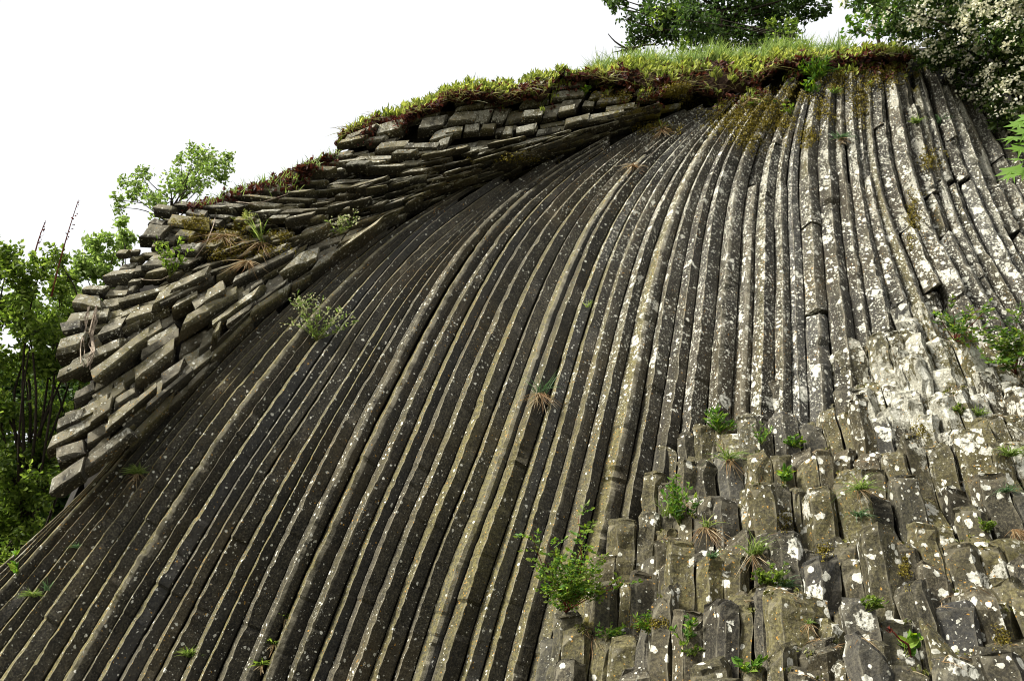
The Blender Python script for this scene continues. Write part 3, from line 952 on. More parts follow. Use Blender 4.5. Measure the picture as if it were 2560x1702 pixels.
# ---- the wood left of the cliff
def cl(lst, D, jit=.7):
    return [(at(u, v, D + rng.uniform(-jit, jit)), r) for u, v, r in lst]
t = tree('broadleaf_tree', 'tall green tree at the left edge with red bare shoots above it', 'tree', at(20, 1800, 19) * [1, 1, 0], at(70, 1150, 19),
     cl([(-60, 680, .8), (20, 650, .55), (45, 720, .7), (10, 800, .9), (80, 830, .8), (140, 640, .42), (150, 720, .6), (185, 790, .6), (130, 830, .7), (60, 920, .9), (-40, 940, .9), (150, 930, .8),
         (20, 1040, .9), (110, 1030, .8), (-30, 1150, .9), (70, 1140, .9), (190, 900, .6), (205, 840, .5), (120, 1120, .6), (100, 680, .4), (170, 690, .35), (-80, 800, .8), (20, 1240, .9), (110, 1220, .7), (-40, 1310, .9), (60, 1330, .8), (-20, 1410, .8), (130, 1160, .6)], 19), 1050, .13, M['leaf_mid'], .13, 'trees in the wood left of the cliff')
sh = MB()
for (u0, v0, u1, v1) in ((128, 742, 196, 500), (82, 660, 114, 552)):
    p = bend(at(u0, v0, 19), at(u1, v1, 19), 8, .03)
    tube(sh, p, .022, .007, 5)
    n = 26; q = rng.uniform(.4, 1, n)
    C = p[0] * (1 - q)[:, None] + p[-1] * q[:, None]
    leaves(sh, C + rng.normal(0, .025, (n, 3)), rdirs(n), .05, .03)
so_ = sh.build('bare_shoot', M['redstem'], t, np.array(t.location)); so_['label'] = 'bare red shoots rising above the leaves'
tree('broadleaf_tree', 'pale green tree beside the rock edge behind the taller tree at the left', 'tree', at(290, 1750, 23) * [1, 1, 0], at(240, 900, 23),
     cl([(250, 640, .7), (290, 610, .5), (215, 690, .7), (270, 700, .8), (180, 760, .8), (310, 560, .35), (320, 590, .4), (230, 760, .7), (130, 800, .9), (200, 850, .9), (60, 780, .9)], 23), 900, .15, M['leaf_pale'], .12, 'trees in the wood left of the cliff')
tree('broadleaf_tree', 'dense green tree low at the left below the overhanging rock ends', 'tree', at(-20, 1900, 22) * [1, 1, 0], at(40, 1350, 22),
     cl([(0, 1180, 1.1), (90, 1200, 1.0), (150, 1120, .9), (-60, 1260, 1.1), (40, 1290, 1.0), (110, 1260, .9), (20, 1390, .9), (-70, 1390, 1.0), (150, 1010, .9), (100, 1060, 1.0), (-40, 1080, 1.1), (20, 980, 1.0), (160, 1220, .7), (90, 1330, .8)], 22), 1500, .15, M['leaf_dark'], .17, 'trees in the wood left of the cliff')
tree('broadleaf_tree', 'dark tree furthest back in the wood at the left', 'tree', at(60, 2000, 30) * [1, 1, 0] + [0, 0, .5], at(60, 1300, 30),
     cl([(0, 1000, 1.8), (120, 980, 1.6), (-80, 1150, 1.8), (60, 1200, 1.8), (150, 1180, 1.6), (0, 1330, 1.8), (100, 1360, 1.7), (-90, 1360, 1.8), (180, 1300, 1.5), (40, 1450, 1.8), (-60, 1500, 1.8), (150, 1450, 1.6)], 30, 1.5), 700, .26, M['leaf_dark'], .25, 'trees in the wood left of the cliff', twigs=9)
# ---- thin tree behind the upper left corner of the rock
tree('sapling', 'thin pale sapling with sparse leaves behind the ledge at the upper left', 'tree', at(420, 640, 17.5), at(430, 500, 17.5),
     cl([(490, 410, .38), (455, 440, .35), (530, 425, .35), (570, 400, .22), (500, 460, .3), (350, 470, .3), (380, 500, .35), (330, 490, .2), (290, 500, .18), (350, 430, .16), (420, 530, .3), (545, 450, .25), (450, 400, .2), (400, 520, .3), (470, 470, .35), (520, 395, .3), (430, 470, .3), (360, 440, .22), (310, 460, .2), (560, 420, .25), (485, 380, .25), (300, 520, .2)], 17.5), 1700, .085, M['leaf_pale'], .05, twigs=6, spread=.2)
# ---- trees on top
tree('broadleaf_tree', 'dark leafy tree standing on the grassy top of the cliff', 'tree', at(1830, 170, 18.5), at(1800, 30, 18.5),
     cl([(1620, 60, .55), (1660, 90, .55), (1700, 50, .7), (1640, 20, .5), (1760, 60, .8), (1740, 100, .55), (1820, 30, .8), (1830, 90, .7), (1890, 40, .8), (1900, 90, .6), (1950, 30, .75), (1960, 90, .45), (2010, 20, .6),
         (2030, 40, .4), (1600, 100, .35), (1580, 120, .28), (1760, 0, .8), (1690, -10, .6), (1880, -20, .8), (1540, 20, .25), (1530, 5, .2), (1570, 50, .22), (1555, 0, .22), (2060, 30, .22), (2075, 15, .18), (1800, -60, .9), (1950, -50, .8), (2040, -20, .5)], 18.5), 1250, .10, M['leaf_dark'], .12)
tree('broadleaf_tree', 'paler young tree in front of the dark tree on the cliff top', 'tree', at(1975, 150, 17.2), at(1975, 90, 17.2),
     cl([(1960, 85, .35), (1990, 70, .35), (1940, 110, .3), (1700, 110, .25), (2000, 100, .25), (1920, 60, .25), (1640, 45, .3), (1690, 25, .3)], 17.2), 520, .11, M['leaf_mid'], .04)
tw = MB()
for (u0, v0, u1, v1) in ((1640, 112, 1560, 128), (1575, 125, 1520, 85), (1600, 118, 1535, 118), (1590, 122, 1530, 132)):
    tube(tw, bend(at(u0, v0, 18), at(u1, v1, 18), 6, .08), .028, .008, 4)
b = tw.build('bare_branch', M['bark']); tag(b, 'bare dark branch reaching out beside the tree on the cliff top', 'branch')
# ---- the flowering shrub at the upper right
tree('flowering_shrub', 'big shrub full of cream white blossom hanging over the upper right rocks', 'shrub', at(2590, 330, 15.2), at(2520, 200, 15.0),
     cl([(2300, 40, .75), (2380, 20, .8), (2460, 30, .8), (2540, 40, .9), (2620, 60, .9), (2240, 20, .5), (2330, 110, .6), (2400, 100, .7), (2480, 120, .8), (2560, 130, .8), (2640, 150, .9), (2310, 150, .3),
         (2370, 150, .4), (2440, 180, .55), (2510, 200, .6), (2580, 230, .7), (2500, 250, .4), (2540, 280, .45), (2600, 300, .6), (2350, 165, .25), (2420, 215, .3), (2180, 10, .45), (2460, -60, 1), (2320, -50, .9), (2580, -60, 1), (2270, 80, .35), (2555, 330, .4), (2570, 400, .35), (2520, 320, .25), (2600, 440, .4)], 14.4, .35),
     1100, .09, M['leaf_shrub'], .1, flowers=58, twigs=6)
tree('shrub', 'light green shrub between the grassy top and the white blossom', 'shrub', at(2200, 130, 16), at(2190, 80, 16),
     cl([(2150, 85, .35), (2190, 60, .4), (2230, 40, .4), (2170, 40, .3), (2230, 90, .3), (2260, 60, .35), (2130, 60, .18), (2210, 15, .35)], 16), 620, .11, M['leaf_bright'], .04)

# ---- soil bank along the ridge with its plants
TOPL = np.array([(840, 358), (868, 330), (890, 303), (998, 274), (1086, 232), (1209, 206), (1349, 192), (1500, 170), (1597, 156), (1793, 146), (1990, 132), (2113, 120), (2270, 118)], float)
BOTL = np.array([(845, 365), (896, 335), (960, 318), (1010, 296), (1121, 260), (1226, 248), (1366, 240), (1400, 195), (1560, 205), (1646, 226), (1744, 236), (1830, 230), (1892, 212), (1966, 172), (2088, 164), (2236, 150), (2280, 150)], float)
uu = np.linspace(842, 2275, 170)
vtop = np.interp(uu, TOPL[:, 0], TOPL[:, 1]); vbot = np.interp(uu, BOTL[:, 0], BOTL[:, 1]) + 5
def Dbank(u): return np.interp(u, [840, 1200, 1500, 1740, 1900, 2280], [13.85, 13.75, 13.95, 14.2, 14.28, 14.6])
def bank(u, f):
    """f 0 at the lower lip, 1 at the top edge, >1 back over the top"""
    vt_ = np.interp(u, TOPL[:, 0], TOPL[:, 1]); vb_ = np.interp(u, BOTL[:, 0], BOTL[:, 1]) + 3 + 7 * np.sin(u * .024 + 2) + 6 * np.sin(u * .071) + 4 * np.sin(u * .15 + 1)
    ff = np.clip(f, 0, 1)
    wv = 7 * np.sin(u * .031) + 5 * np.sin(u * .083 + 1) + 4 * np.sin(u * .19 + 2)
    v = vb_ + (vt_ + 14 + wv - vb_) * ff + np.maximum(f - 1, 0) * 3
    D = Dbank(u) - .10 * np.sin(ff * math.pi) + .45 * ff ** 2 + np.maximum(f - 1, 0) * 1.3
    return P3(u, v, D)
rows = [P3(uu, vbot + 6, Dbank(uu) + .7)] + [bank(uu, np.full_like(uu, f)) for f in (0, .12, .25, .4, .55, .7, .85, 1.0, 1.5, 2.5, 4.0)]
S_ = np.stack(rows); S_[1:9] += rng.normal(0, .022, S_[1:9].shape)
nr, nc = S_.shape[:2]
so = link('soil_bank', S_.reshape(-1, 3), [(i * nc + j, i * nc + j + 1, (i + 1) * nc + j + 1, (i + 1) * nc + j) for i in range(nr - 1) for j in range(nc - 1)], M['soil'])
tag(so, 'strip of dark soil along the top edge of the cliff', kind='structure')

def ridge_pick(n, lo, hi, p=1.0):
    u = rng.uniform(845, 2275, n)
    f = lo + (hi - lo) * rng.random(n) ** p
    return u, f, bank(u, f)
mb = MB()
n = 5200
u, f, B = ridge_pick(n, -.02, .95)
cn = np.array([mnoise.noise(Vector((x * .02, y * 3, 0))) for x, y in zip(u, f)])
c2 = np.array([mnoise.noise(Vector((x * .009 + 3, y * 1.4, 5))) for x, y in zip(u, f)])
keep = cn * .8 + c2 + .12 * (f < .65) + .06 > rng.uniform(-.15, .25, n)
B = B[keep]; m = len(B)
leaves(mb, B + rng.normal(0, .03, (m, 3)) + [0, -.05, .02], unit(rdirs(m) + [0, -.7, .3]), rng.uniform(.05, .11, m), rng.uniform(.035, .07, m))
for i in range(700):
    u0 = rng.uniform(900, 2260); v0 = np.interp(u0, BOTL[:, 0], BOTL[:, 1]) + abs(rng.normal(0, 20))
    if mnoise.noise(Vector((u0 * .014, 2.2, 0))) < -.05: continue
    p, D = hit(u0, v0)
    if 12.5 < D < 15.5:
        leaves(mb, p[None] + rng.normal(0, .04, (4, 3)) + [0, -.03, .02], unit(rdirs(4) + [0, -.6, .1]), rng.uniform(.04, .09, 4), .045)
o = mb.build('red_leaves', M['redleaf']); tag(o, 'low plants with dark red leaves hanging over the top edge of the cliff', kind='stuff')
mb = MB()
n = 5200
u, f, B = ridge_pick(n, .0, 1.25, .8)
cn = np.array([mnoise.noise(Vector((x * .011 + 5, y * 2.2, 0))) for x, y in zip(u, f)])
c2 = np.array([mnoise.noise(Vector((x * .05, y * 5 + 3, 2))) for x, y in zip(u, f)])
keep = cn * .8 + c2 * .9 + .30 * (f - .62) + .12 * (u > 1450) * (f > .3) > rng.uniform(.02, .36, n)
B, u, f = B[keep], u[keep], f[keep]; m = len(B)
lean_ = rng.normal(.3, .5, m)
d = unit(np.stack([lean_, rng.normal(-.35, .25, m), rng.uniform(.45, 1.0, m)], 1))
for q in range(3):
    L = rng.uniform(.05, .16, m)
    leaves(mb, B + d * L[:, None] * .45 + rng.normal(0, .012, (m, 3)) + [0, -.05, .02], unit(d + rng.normal(0, .12, (m, 3))), L, rng.uniform(.024, .045, m), .5)
for i in range(900):
    u0 = rng.uniform(1250, 2260); v0 = np.interp(u0, BOTL[:, 0], BOTL[:, 1]) + abs(rng.normal(0, 16))
    if mnoise.noise(Vector((u0 * .017, 8.2, 0))) < .0: continue
    p, D = hit(u0, v0)
    if 12.5 < D < 15.5:
        d_ = unit(np.array([rng.normal(.2, .5), -.5, rng.uniform(.2, 1)]))
        leaves(mb, p[None] + d_ * .04 + rng.normal(0, .02, (3, 3)), unit(d_[None] + rng.normal(0, .2, (3, 3))), rng.uniform(.05, .12, 3), .035, .5)
o = mb.build('stonecrop', M['sedum']); tag(o, 'yellow green stonecrop shoots covering the top edge of the cliff', kind='stuff')
mb = MB()
n = 15000
u = np.concatenate([rng.uniform(1380, 2120, int(n * .8)), rng.uniform(850, 1500, n - int(n * .8))])
f = 1.0 + 2.4 * rng.random(n) ** 1.6
dens = np.array([mnoise.noise(Vector((x * .012, 9.1, 0))) for x in u]) + .42
keep = rng.random(n) < np.clip(dens + .25 * (u > 1480), .05, 1)
u, f = u[keep], f[keep]; B = bank(u, f); m = len(B)
d = unit(np.stack([rng.normal(.12, .28, m), rng.normal(0, .2, m), np.ones(m)], 1))
L = rng.uniform(.18, .62, m) * (.5 + .5 * (u > 1480))
blades(mb, B, d, L, rng.uniform(.012, .024, m), rng.uniform(.1, .7, m))
o = mb.build('grass', M['grass']); tag(o, 'long pale green grass along the skyline of the cliff', kind='stuff')
mb = MB()
u, f, B = ridge_pick(1500, -.05, .8)
keep = np.array([mnoise.noise(Vector((x * .02, 4.4, 1))) for x in u]) > -.05
B = B[keep]; m = len(B)
blades(mb, B + [0, -.06, 0], unit(np.stack([rng.normal(0, .6, m), rng.normal(-.7, .2, m), rng.uniform(-.6, .6, m)], 1)), rng.uniform(.10, .34, m), rng.uniform(.008, .016, m), rng.uniform(.5, 1.3, m))
o = mb.build('dry_grass', M['turfhang']); tag(o, 'dead grass and fine roots hanging from the turf edge of the cliff', kind='stuff')
# moss cushions and grass on the left shoulder
mb = MB(); mg = MB()
for (u0, v0, u1, v1, n, w) in ((560, 480, 700, 440, 240, 16), (690, 440, 840, 375, 420, 22), (470, 512, 560, 488, 140, 10), (700, 470, 760, 430, 120, 22)):
    t_ = rng.random(n)
    for i in range(n):
        p, D = hit(u0 + (u1 - u0) * t_[i] + rng.normal(0, 8), v0 + (v1 - v0) * t_[i] + rng.uniform(0, w) + 6)
        if D > 16: continue
        d = unit(np.array([rng.normal(.1, .35), rng.normal(-.2, .2), 1.0]))
        if rng.random() < .6:
            blades(mg, p[None], d[None], rng.uniform(.08, .26), rng.uniform(.01, .018), rng.uniform(.1, .8))
        else:
            leaves(mb, p[None] + rng.normal(0, .03, (3, 3)), unit(rdirs(3) + d * .6), .09, .05)
o = mg.build('grass', M['grass']); tag(o, 'short yellow green grass on the left shoulder of the ledge', kind='stuff')
o = mb.build('red_leaves', M['redleaf']); tag(o, 'dark red leafy plants in the grass on the left shoulder of the ledge', kind='stuff')
mb = MB()
MOSS = [(1830, 300, 60, 40, 260), (1900, 260, 50, 35, 160), (1760, 245, 70, 20, 160), (1950, 290, 30, 40, 120), (1870, 350, 30, 30, 90), (1990, 235, 40, 30, 110), (2200, 190, 50, 30, 150), (2150, 250, 20, 45, 90),
        (2240, 160, 30, 20, 90), (2330, 400, 25, 20, 60), (2280, 540, 14, 60, 90), (1640, 320, 60, 14, 80), (1300, 395, 60, 8, 50), (2020, 345, 20, 20, 60), (1900, 315, 60, 20, 120),
        (560, 590, 60, 18, 130), (640, 625, 60, 14, 120), (480, 560, 40, 12, 60), (700, 590, 30, 10, 60), (560, 640, 40, 10, 60), (2090, 200, 40, 30, 120), (1700, 220, 60, 14, 120), (1560, 240, 60, 10, 60), (2060, 280, 20, 30, 60),
        (1620, 1560, 40, 14, 60), (1960, 1300, 20, 20, 30), (2060, 1380, 16, 20, 30), (2260, 1420, 14, 30, 40), (2300, 1080, 20, 14, 30), (2500, 1590, 20, 20, 40)]
for (u0, v0, su, sv, n) in MOSS:
    for i in range(n):
        p, D = hit(u0 + rng.normal(0, su * .6), v0 + rng.normal(0, sv * .6))
        if D > 15.2: continue
        k_ = D / 13
        leaves(mb, p[None] + rng.normal(0, .026, (9, 3)) * k_ + [0, -.010, .006], unit(rdirs(9) + [0, -.4, .7]), .03 * k_, .02 * k_)
o = mb.build('moss', M['moss']); tag(o, 'yellow brown moss in the breaks between the columns', kind='stuff')

lt = MB(); mb = MB()
for i in range(2600):
    u0 = rng.uniform(1350, 2560); v0 = rng.uniform(max(800, 1690 - 1.15 * (u0 - 1330)) if u0 < 2000 else 900, 1700)
    d_ = unit(P3(np.array([u0]), np.array([v0]), np.array([1.0]))[0] - CAM)
    ok, loc, nor, idx, ob, mt_ = scene.ray_cast(dg, Vector(CAM), Vector(d_))
    if not ok or nor.z < .45 or mnoise.noise(Vector((loc[0] * 1.6, loc[1] * 1.6, loc[2] * 1.6 + 4))) < -.08: continue
    p = np.array(loc); k_ = 1.0
    if rng.random() < .55:
        leaves(mb, p[None] + rng.normal(0, .022, (6, 3)) * [1, 1, .4] + [0, -.01, .008], unit(rdirs(6) + [0, -.3, .9]), rng.uniform(.02, .05, 6), .022)
    else:
        n_ = rng.integers(3, 9)
        blades(lt, p[None] + rng.normal(0, .02, (n_, 3)) * [1, 1, .2], unit(rdirs(n_) * [1, 1, .5] + [0, -.5, .25]), rng.uniform(.04, .14, n_), .006, rng.uniform(.4, 1.2, n_))
o = mb.build('moss', M['moss_green']); tag(o, 'green brown moss in the joints and on the steps of the terrace', kind='stuff')
o = lt.build('litter', M['drygrass']); tag(o, 'dry grass litter caught on the steps of the terrace', kind='stuff')

# ---- single plants rooted in the rock
def tuft(u, v, hpx, n, label, mat='grass', spread=.6, droop=.6, up=1.0, dry=0, drypx=None, cat='grass tuft', group=None, wpx=2.2, dx=0.0, name='grass_tuft'):
    p, D = hit(u, v)
    s = D / F
    root = tag(empty(name, p), label, cat, group)
    out = np.array([0, -1.0, 0])
    if n:
        mb = MB()
        B = p + rng.normal(0, hpx * .10 * s, (n, 3)) * [1, .3, .3] + out * .02
        d = unit(np.stack([rng.normal(dx, spread, n), rng.normal(-.45, .3, n), np.full(n, up) * rng.uniform(.6, 1.2, n)], 1))
        blades(mb, B, d, hpx * s * rng.uniform(.5, 1.15, n), wpx * s * rng.uniform(.7, 1.5, n), droop * rng.uniform(.4, 1.3, n))
        mb.build('blades', M[mat], root, p)
    if dry:
        mb = MB()
        B = p + rng.normal(0, hpx * .10 * s, (dry, 3)) * [1, .3, .3] + out * .02
        d = unit(np.stack([rng.normal(dx, .5, dry), rng.normal(-.5, .2, dry), rng.uniform(-1.1, .0, dry)], 1))
        blades(mb, B, d, (drypx or hpx * .7) * s * rng.uniform(.5, 1.15, dry), wpx * .9 * s * np.ones(dry), np.full(dry, 1.0))
        mb.build('dry_blades', M['drygrass'], root, p)
    return root

def weed(u, v, hpx, stems, label, mat='leaf_bright', leafpx=13, per=9, spread=.45, flower=None, cat='plant', sep=False, width=.5, name='leafy_plant', stem='greenstem', aim=None, up=1.0, group=None):
    """stems with leaves up their length"""
    p, D = hit(u, v)
    s = D / F
    root = tag(empty(name, p), label, cat, group)
    sb, lb, fb = MB(), MB(), MB()
    for k in range(stems):
        d = unit(np.array([rng.normal(0, spread), rng.normal(-.4, .2), up * rng.uniform(.6, 1.1)])) if aim is None else unit(np.array(aim[k % len(aim)]) + rng.normal(0, .08, 3))
        L = hpx * s * rng.uniform(.55, 1.1)
        q = bend(p + rng.normal(0, .012, 3), p + d * L, 7, .12)
        tube(sb, q, .0035 + .0012 * L, .0015, 4)
        m = per
        tt = rng.uniform(.15, 1.0, m)
        x = tt * 6; i = np.minimum(x.astype(int), 5); fr = (x - i)[:, None]
        C = q[i] * (1 - fr) + q[i + 1] * fr
        dl = unit(rdirs(m) * [1, 1, .5] + d * .5 + [0, -.2, .1])
        LL = leafpx * s * rng.uniform(.65, 1.2, m)
        leaves(lb, C + dl * LL[:, None] * .5, dl, LL, LL * width * rng.uniform(.8, 1.2, m))
        if flower:
            mf = 8
            leaves(fb, q[-1] + rng.normal(0, .5 * leafpx * s, (mf, 3)) + (q[-2] - q[-1]) * rng.uniform(0, 2, (mf, 1)), rdirs(mf), 5.5 * s, 4.5 * s)
    sb.build('stems', M[stem], root, p, True)
    lb.build('leaves', M[mat], root, p)
    if flower: fb.build('flower_heads', M[flower], root, p)['kind'] = 'stuff'
    return root

def compound_leaf(q0, d, L, pairs, lp, mat, root, org, name='leaf'):
    """one leaf of several leaflets on a stalk, as one piece"""
    mb = MB()
    q1 = q0 + d * L
    tube(mb, bend(q0, q1, 4, .08, -.05), .003, .0015, 3)
    side = unit(np.cross(d, np.array([0, -.5, 1.0])))
    for k in range(pairs):
        t = .3 + .62 * k / max(1, pairs - 1)
        c = q0 + d * L * t
        for sgn in (-1, 1):
            dd = unit(side * sgn + d * .45 + rng.normal(0, .15, 3))
            leaves(mb, (c + dd * lp * .55)[None], dd[None], np.array([lp]), np.array([lp * .55]))
    leaves(mb, (q1 + d * lp * .4)[None], d[None], np.array([lp * 1.1]), np.array([lp * .6]))
    return mb.build(name, mat, root, org)

def bramble(u, v, targets, label, mats, leafL=34, lp=13, per=7, name='wild_rose_bush', cat='bush'):
    p, D = hit(u, v)
    s = D / F
    root = tag(empty(name, p), label, cat)
    sb = MB()
    for (tu, tv, dd) in targets:
        e = P3(np.array([float(tu)]), np.array([float(tv)]), np.array([D - dd]))[0]
        q = bend(p, e, 9, .10, .05)
        tube(sb, q, .007, .002, 5)
        for k in range(per):
            i = rng.integers(3, 9)
            c = q[i] + rng.normal(0, .015, 3)
            d = unit(np.array([rng.normal(0, .8), rng.normal(-.45, .4), rng.normal(.25, .4)]))
            compound_leaf(c, d, leafL * s * rng.uniform(.7, 1.2), 3, lp * s * rng.uniform(.75, 1.15), M[mats[rng.integers(0, len(mats))]], root, p)
    sb.build('stems', M['redstem'], root, p, True)
    return root

bramble(1415, 1530, [(1330, 1335, .35), (1365, 1350, .3), (1445, 1290, .3), (1470, 1320, .25), (1400, 1400, .35), (1450, 1400, .3), (1380, 1440, .35), (1430, 1450, .4), (1490, 1420, .25), (1540, 1455, .25), (1570, 1460, .2),
                     (1470, 1470, .35), (1395, 1490, .3), (1360, 1400, .3), (1505, 1390, .2), (1420, 1480, .35), (1370, 1480, .25)],
        'leafy wild rose bush with yellow green tips at the left end of the terrace', ['leaf_bright', 'leaf_bright', 'leaf_mid'], per=11)
bramble(2540, 935, [(2500, 800, .4), (2540, 790, .4), (2480, 840, .4), (2560, 840, .4), (2520, 860, .4), (2470, 900, .35), (2590, 800, .4), (2550, 890, .4), (2500, 900, .4), (2610, 870, .4), (2450, 860, .3), (2530, 830, .4)],
        'dense green bush in the corner at the right edge above the terrace', ['leaf_mid', 'leaf_bright', 'leaf_dark'], per=9, leafL=30, lp=13, name='green_bush')
bramble(2385, 850, [(2350, 790, .3), (2420, 800, .3), (2450, 770, .25), (2470, 820, .3), (2380, 770, .25), (2400, 830, .3), (2440, 850, .25), (2460, 780, .3)],
        'trailing bramble with sparse leaves beside the white lichen covered rock', ['leaf_mid', 'leaf_bright', 'leaf_dark'], per=6, leafL=28, lp=12, name='bramble')
tuft(2370, 815, 60, 60, 'green grass tuft under the bramble behind the white lichen covered rock', 'grass_blue', .7, 1.1)

# maple branch reaching in at the right edge: the tree itself stands outside the picture
mp = at(2760, 1500, 7.0) * [1, 1, 0]
root = tag(empty('maple_tree', mp), 'maple branch with broad bright green leaves reaching in at the right edge', 'tree')
mt, ml = MB(), MB()
fork = at(2800, 500, 7.0)
tube(mt, bend(mp, fork, 10, .02), .09, .05, 8, .04)
mt.build('trunk', M['bark'], root, mp, True)
for e in ((2570, 300, 6.8), (2565, 405, 6.8)):
    tube(ml, bend(fork, at(*e), 8, .06, .05), .02, .004, 5)
ml.build('limbs', M['bark'], root, mp, True)
def maple_leaf(c, d, n, size, mat):
    side = unit(np.cross(d, n)); n = unit(np.cross(side, d))
    pr = [(0, 0), (18, .34), (38, .72), (52, .40), (64, .52), (84, .95), (100, .46), (128, .78), (140, .42)]
    V = [c]
    for sgn in (1, -1):
        lst = pr[1:] if sgn == 1 else pr[1:][::-1]
        for a, r_ in lst:
            an = R(a) * sgn
            V.append(c + (d * math.cos(an) + side * math.sin(an)) * r_ * size + n * size * (.10 * r_ ** 2 * -1 + rng.normal(0, .015)))
    tip = c + d * size * 1.05 - n * size * .18
    order = [V[0], tip] + V[1:9] + V[9:]
    k = len(order)
    f = [(0, i, i + 1) for i in range(1, k - 1)] + [(0, k - 1, 1)]
    return link('leaf', np.array(order) - mp, f, mat, root)
for (u, v, sz) in ((2535, 345, 46), (2548, 310, 38), (2552, 372, 40), (2530, 425, 44), (2548, 398, 36), (2525, 440, 34), (2560, 425, 42), (2565, 330, 44), (2585, 360, 50), (2590, 420, 48), (2575, 290, 44)):
    c = at(u, v, 6.75 + rng.uniform(-.1, .1))
    d = unit(np.array([-.7 + rng.normal(0, .25), -.3, -.7 + rng.normal(0, .25)]))
    nn_ = unit(np.array([-.2 + rng.normal(0, .3), -.8, .6]))
    maple_leaf(c, d, nn_, sz * 6.75 / F, M['leaf_bright'])

weed(795, 850, 120, 26, 'pale weed with cream seed heads growing from a joint on the upper fan', 'leaf_pale', 12, 9, .75, 'weedflower', name='flowering_weed', width=.3)
weed(850, 585, 70, 14, 'sparse weed with tiny yellow flowers on the lower edge of the stacked blocks', 'leaf_pale', 9, 5, .6, 'weedflower', name='flowering_weed', width=.3)
tuft(1352, 985, 75, 30, 'lone dark green grass tuft with red dry roots in the middle of the fan', 'grass_blue', .5, .5, dry=60, drypx=55, wpx=1.8)
tuft(345, 1185, 42, 110, 'mossy cushion of short grass on the lower left columns', 'grass', .8, .9, dry=30, cat='grass tuft', wpx=1.8)
tuft(475, 1640, 40, 130, 'round bright green cushion near the bottom left of the fan', 'grass', .8, .7, wpx=1.8, name='cushion_plant', cat='plant')
tuft(85, 1490, 38, 80, 'flat green tuft on the lowest columns by the left edge', 'grass', 1.0, 1.0, wpx=1.8)
weed(45, 1440, 60, 3, 'small upright seedling on the pale left rim of the fan', 'leaf_bright', 24, 6, .25, name='seedling', width=.35)
tuft(120, 1475, 40, 14, 'thin dark grass blades behind the flat tuft at the lower left', 'grass_blue', .4, .4)
for (u, v, lab) in ((762, 1435, 'topmost of the small ferns in the joints of the lower fan'), (712, 1548, 'small reddish fern below the topmost one in the lower fan'),
                    (684, 1610, 'small fern next above the lowest one in the lower fan'), (655, 1662, 'lowest of the small ferns in the joints of the lower fan')):
    tuft(u, v, 34, 22, lab, 'leaf_mid', .8, .9, wpx=4.5, dry=8, name='small_fern', cat='fern', group='small ferns in the joints of the lower fan')
tuft(195, 1370, 24, 40, 'small grey green tuft on the upper left rim of the fan', 'grass_blue', .8, .8)
weed(425, 690, 95, 9, 'leafy weed with tall green flower spikes on the left blocks', 'leaf_mid', 13, 16, .35, name='spiked_weed', stem='greenstem')
p, D = hit(608, 560)
root = tag(empty('fern', p), 'bright yellow green fern on the blocks below the red leaved shoulder', 'fern')
for k in range(7):
    d = unit(np.array([rng.normal(0, .8), -.5, rng.uniform(.3, 1)]))
    mb = MB(); L = 42 * D / F * rng.uniform(.7, 1.1)
    q = bend(np.zeros(3), d * L, 8, .1, .1)
    tube(mb, q, .004, .0015, 3)
    sd = unit(np.cross(d, [0, -1, .3]))
    for i in range(1, 8):
        for sg in (-1, 1):
            dd = unit(sd * sg + d * .35)
            ln = L * .32 * (1 - i / 9)
            leaves(mb, (q[i] + dd * ln * .5)[None], dd[None], np.array([ln]), np.array([ln * .4]))
    mb.build('frond', M['sedum'], root)
tuft(650, 610, 75, 34, 'tall green grass clump on the ledge of the left blocks', 'grass', .35, .4, dry=30, drypx=70)
tuft(560, 590, 60, 0, 'bundle of dry straw hanging on the left blocks', dry=50, drypx=75, name='dry_grass')
tuft(620, 655, 50, 0, 'dry brown grass fringe above the first long columns', dry=60, drypx=55, name='dry_grass')
tuft(1582, 415, 40, 0, 'orange dry tuft hanging on the upper fan', dry=50, drypx=45, name='dry_grass')
tuft(1655, 325, 34, 6, 'brown dry tuft where the fan meets the stacked blocks', dry=50, drypx=38, name='dry_grass')
tuft(1875, 250, 32, 10, 'rusty dry tuft among moss near the top of the fan', dry=40, drypx=34, name='dry_grass')
weed(2045, 200, 60, 26, 'feathery green bush just below the grassy top edge', 'leaf_bright', 16, 12, .9, name='feathery_bush', cat='bush', width=.25)
weed(2030, 240, 45, 8, 'small leafy plant right under the feathery bush', 'leaf_bright', 14, 7, .7)
tuft(1890, 265, 26, 50, 'green cushion tuft among the moss at the top of the fan', 'grass', .9, .8)
tuft(2085, 235, 26, 40, 'light green tuft on a broken column right of the feathery bush', 'grass', .8, .8)
tuft(2100, 350, 40, 50, 'dark grass tuft in a break of the upper right columns', 'grass_blue', .8, 1.2, dry=20)
tuft(2290, 310, 30, 50, 'fresh green tuft in the upper right breaks above a mossy groove', 'grass', .7, .8)
tuft(2350, 310, 34, 40, 'dark green tuft under the white blossom on the right columns', 'grass_blue', .8, .8)
weed(1980, 290, 50, 4, 'small green sprig by a gap at the top of the columns', 'leaf_mid', 12, 7, .4)
weed(1460, 240, 26, 6, 'tiny yellow green plant at the foot of the ridge blocks', 'leaf_bright', 12, 6, .8)
weed(1800, 1085, 60, 14, 'willow leaved plant on top of the first terrace step', 'leaf_bright', 24, 9, .6, width=.2)
tuft(1820, 1150, 80, 50, 'arching grass hanging below the willow leaved plant', 'grass', .6, 1.2, dry=20)
weed(1900, 1110, 50, 8, 'thin green weeds in a gap of the top terrace row', 'leaf_bright', 12, 8, .4, width=.35)
weed(1985, 1120, 45, 9, 'low yellow green plant on a joint of the top terrace row', 'leaf_bright', 13, 8, .8)
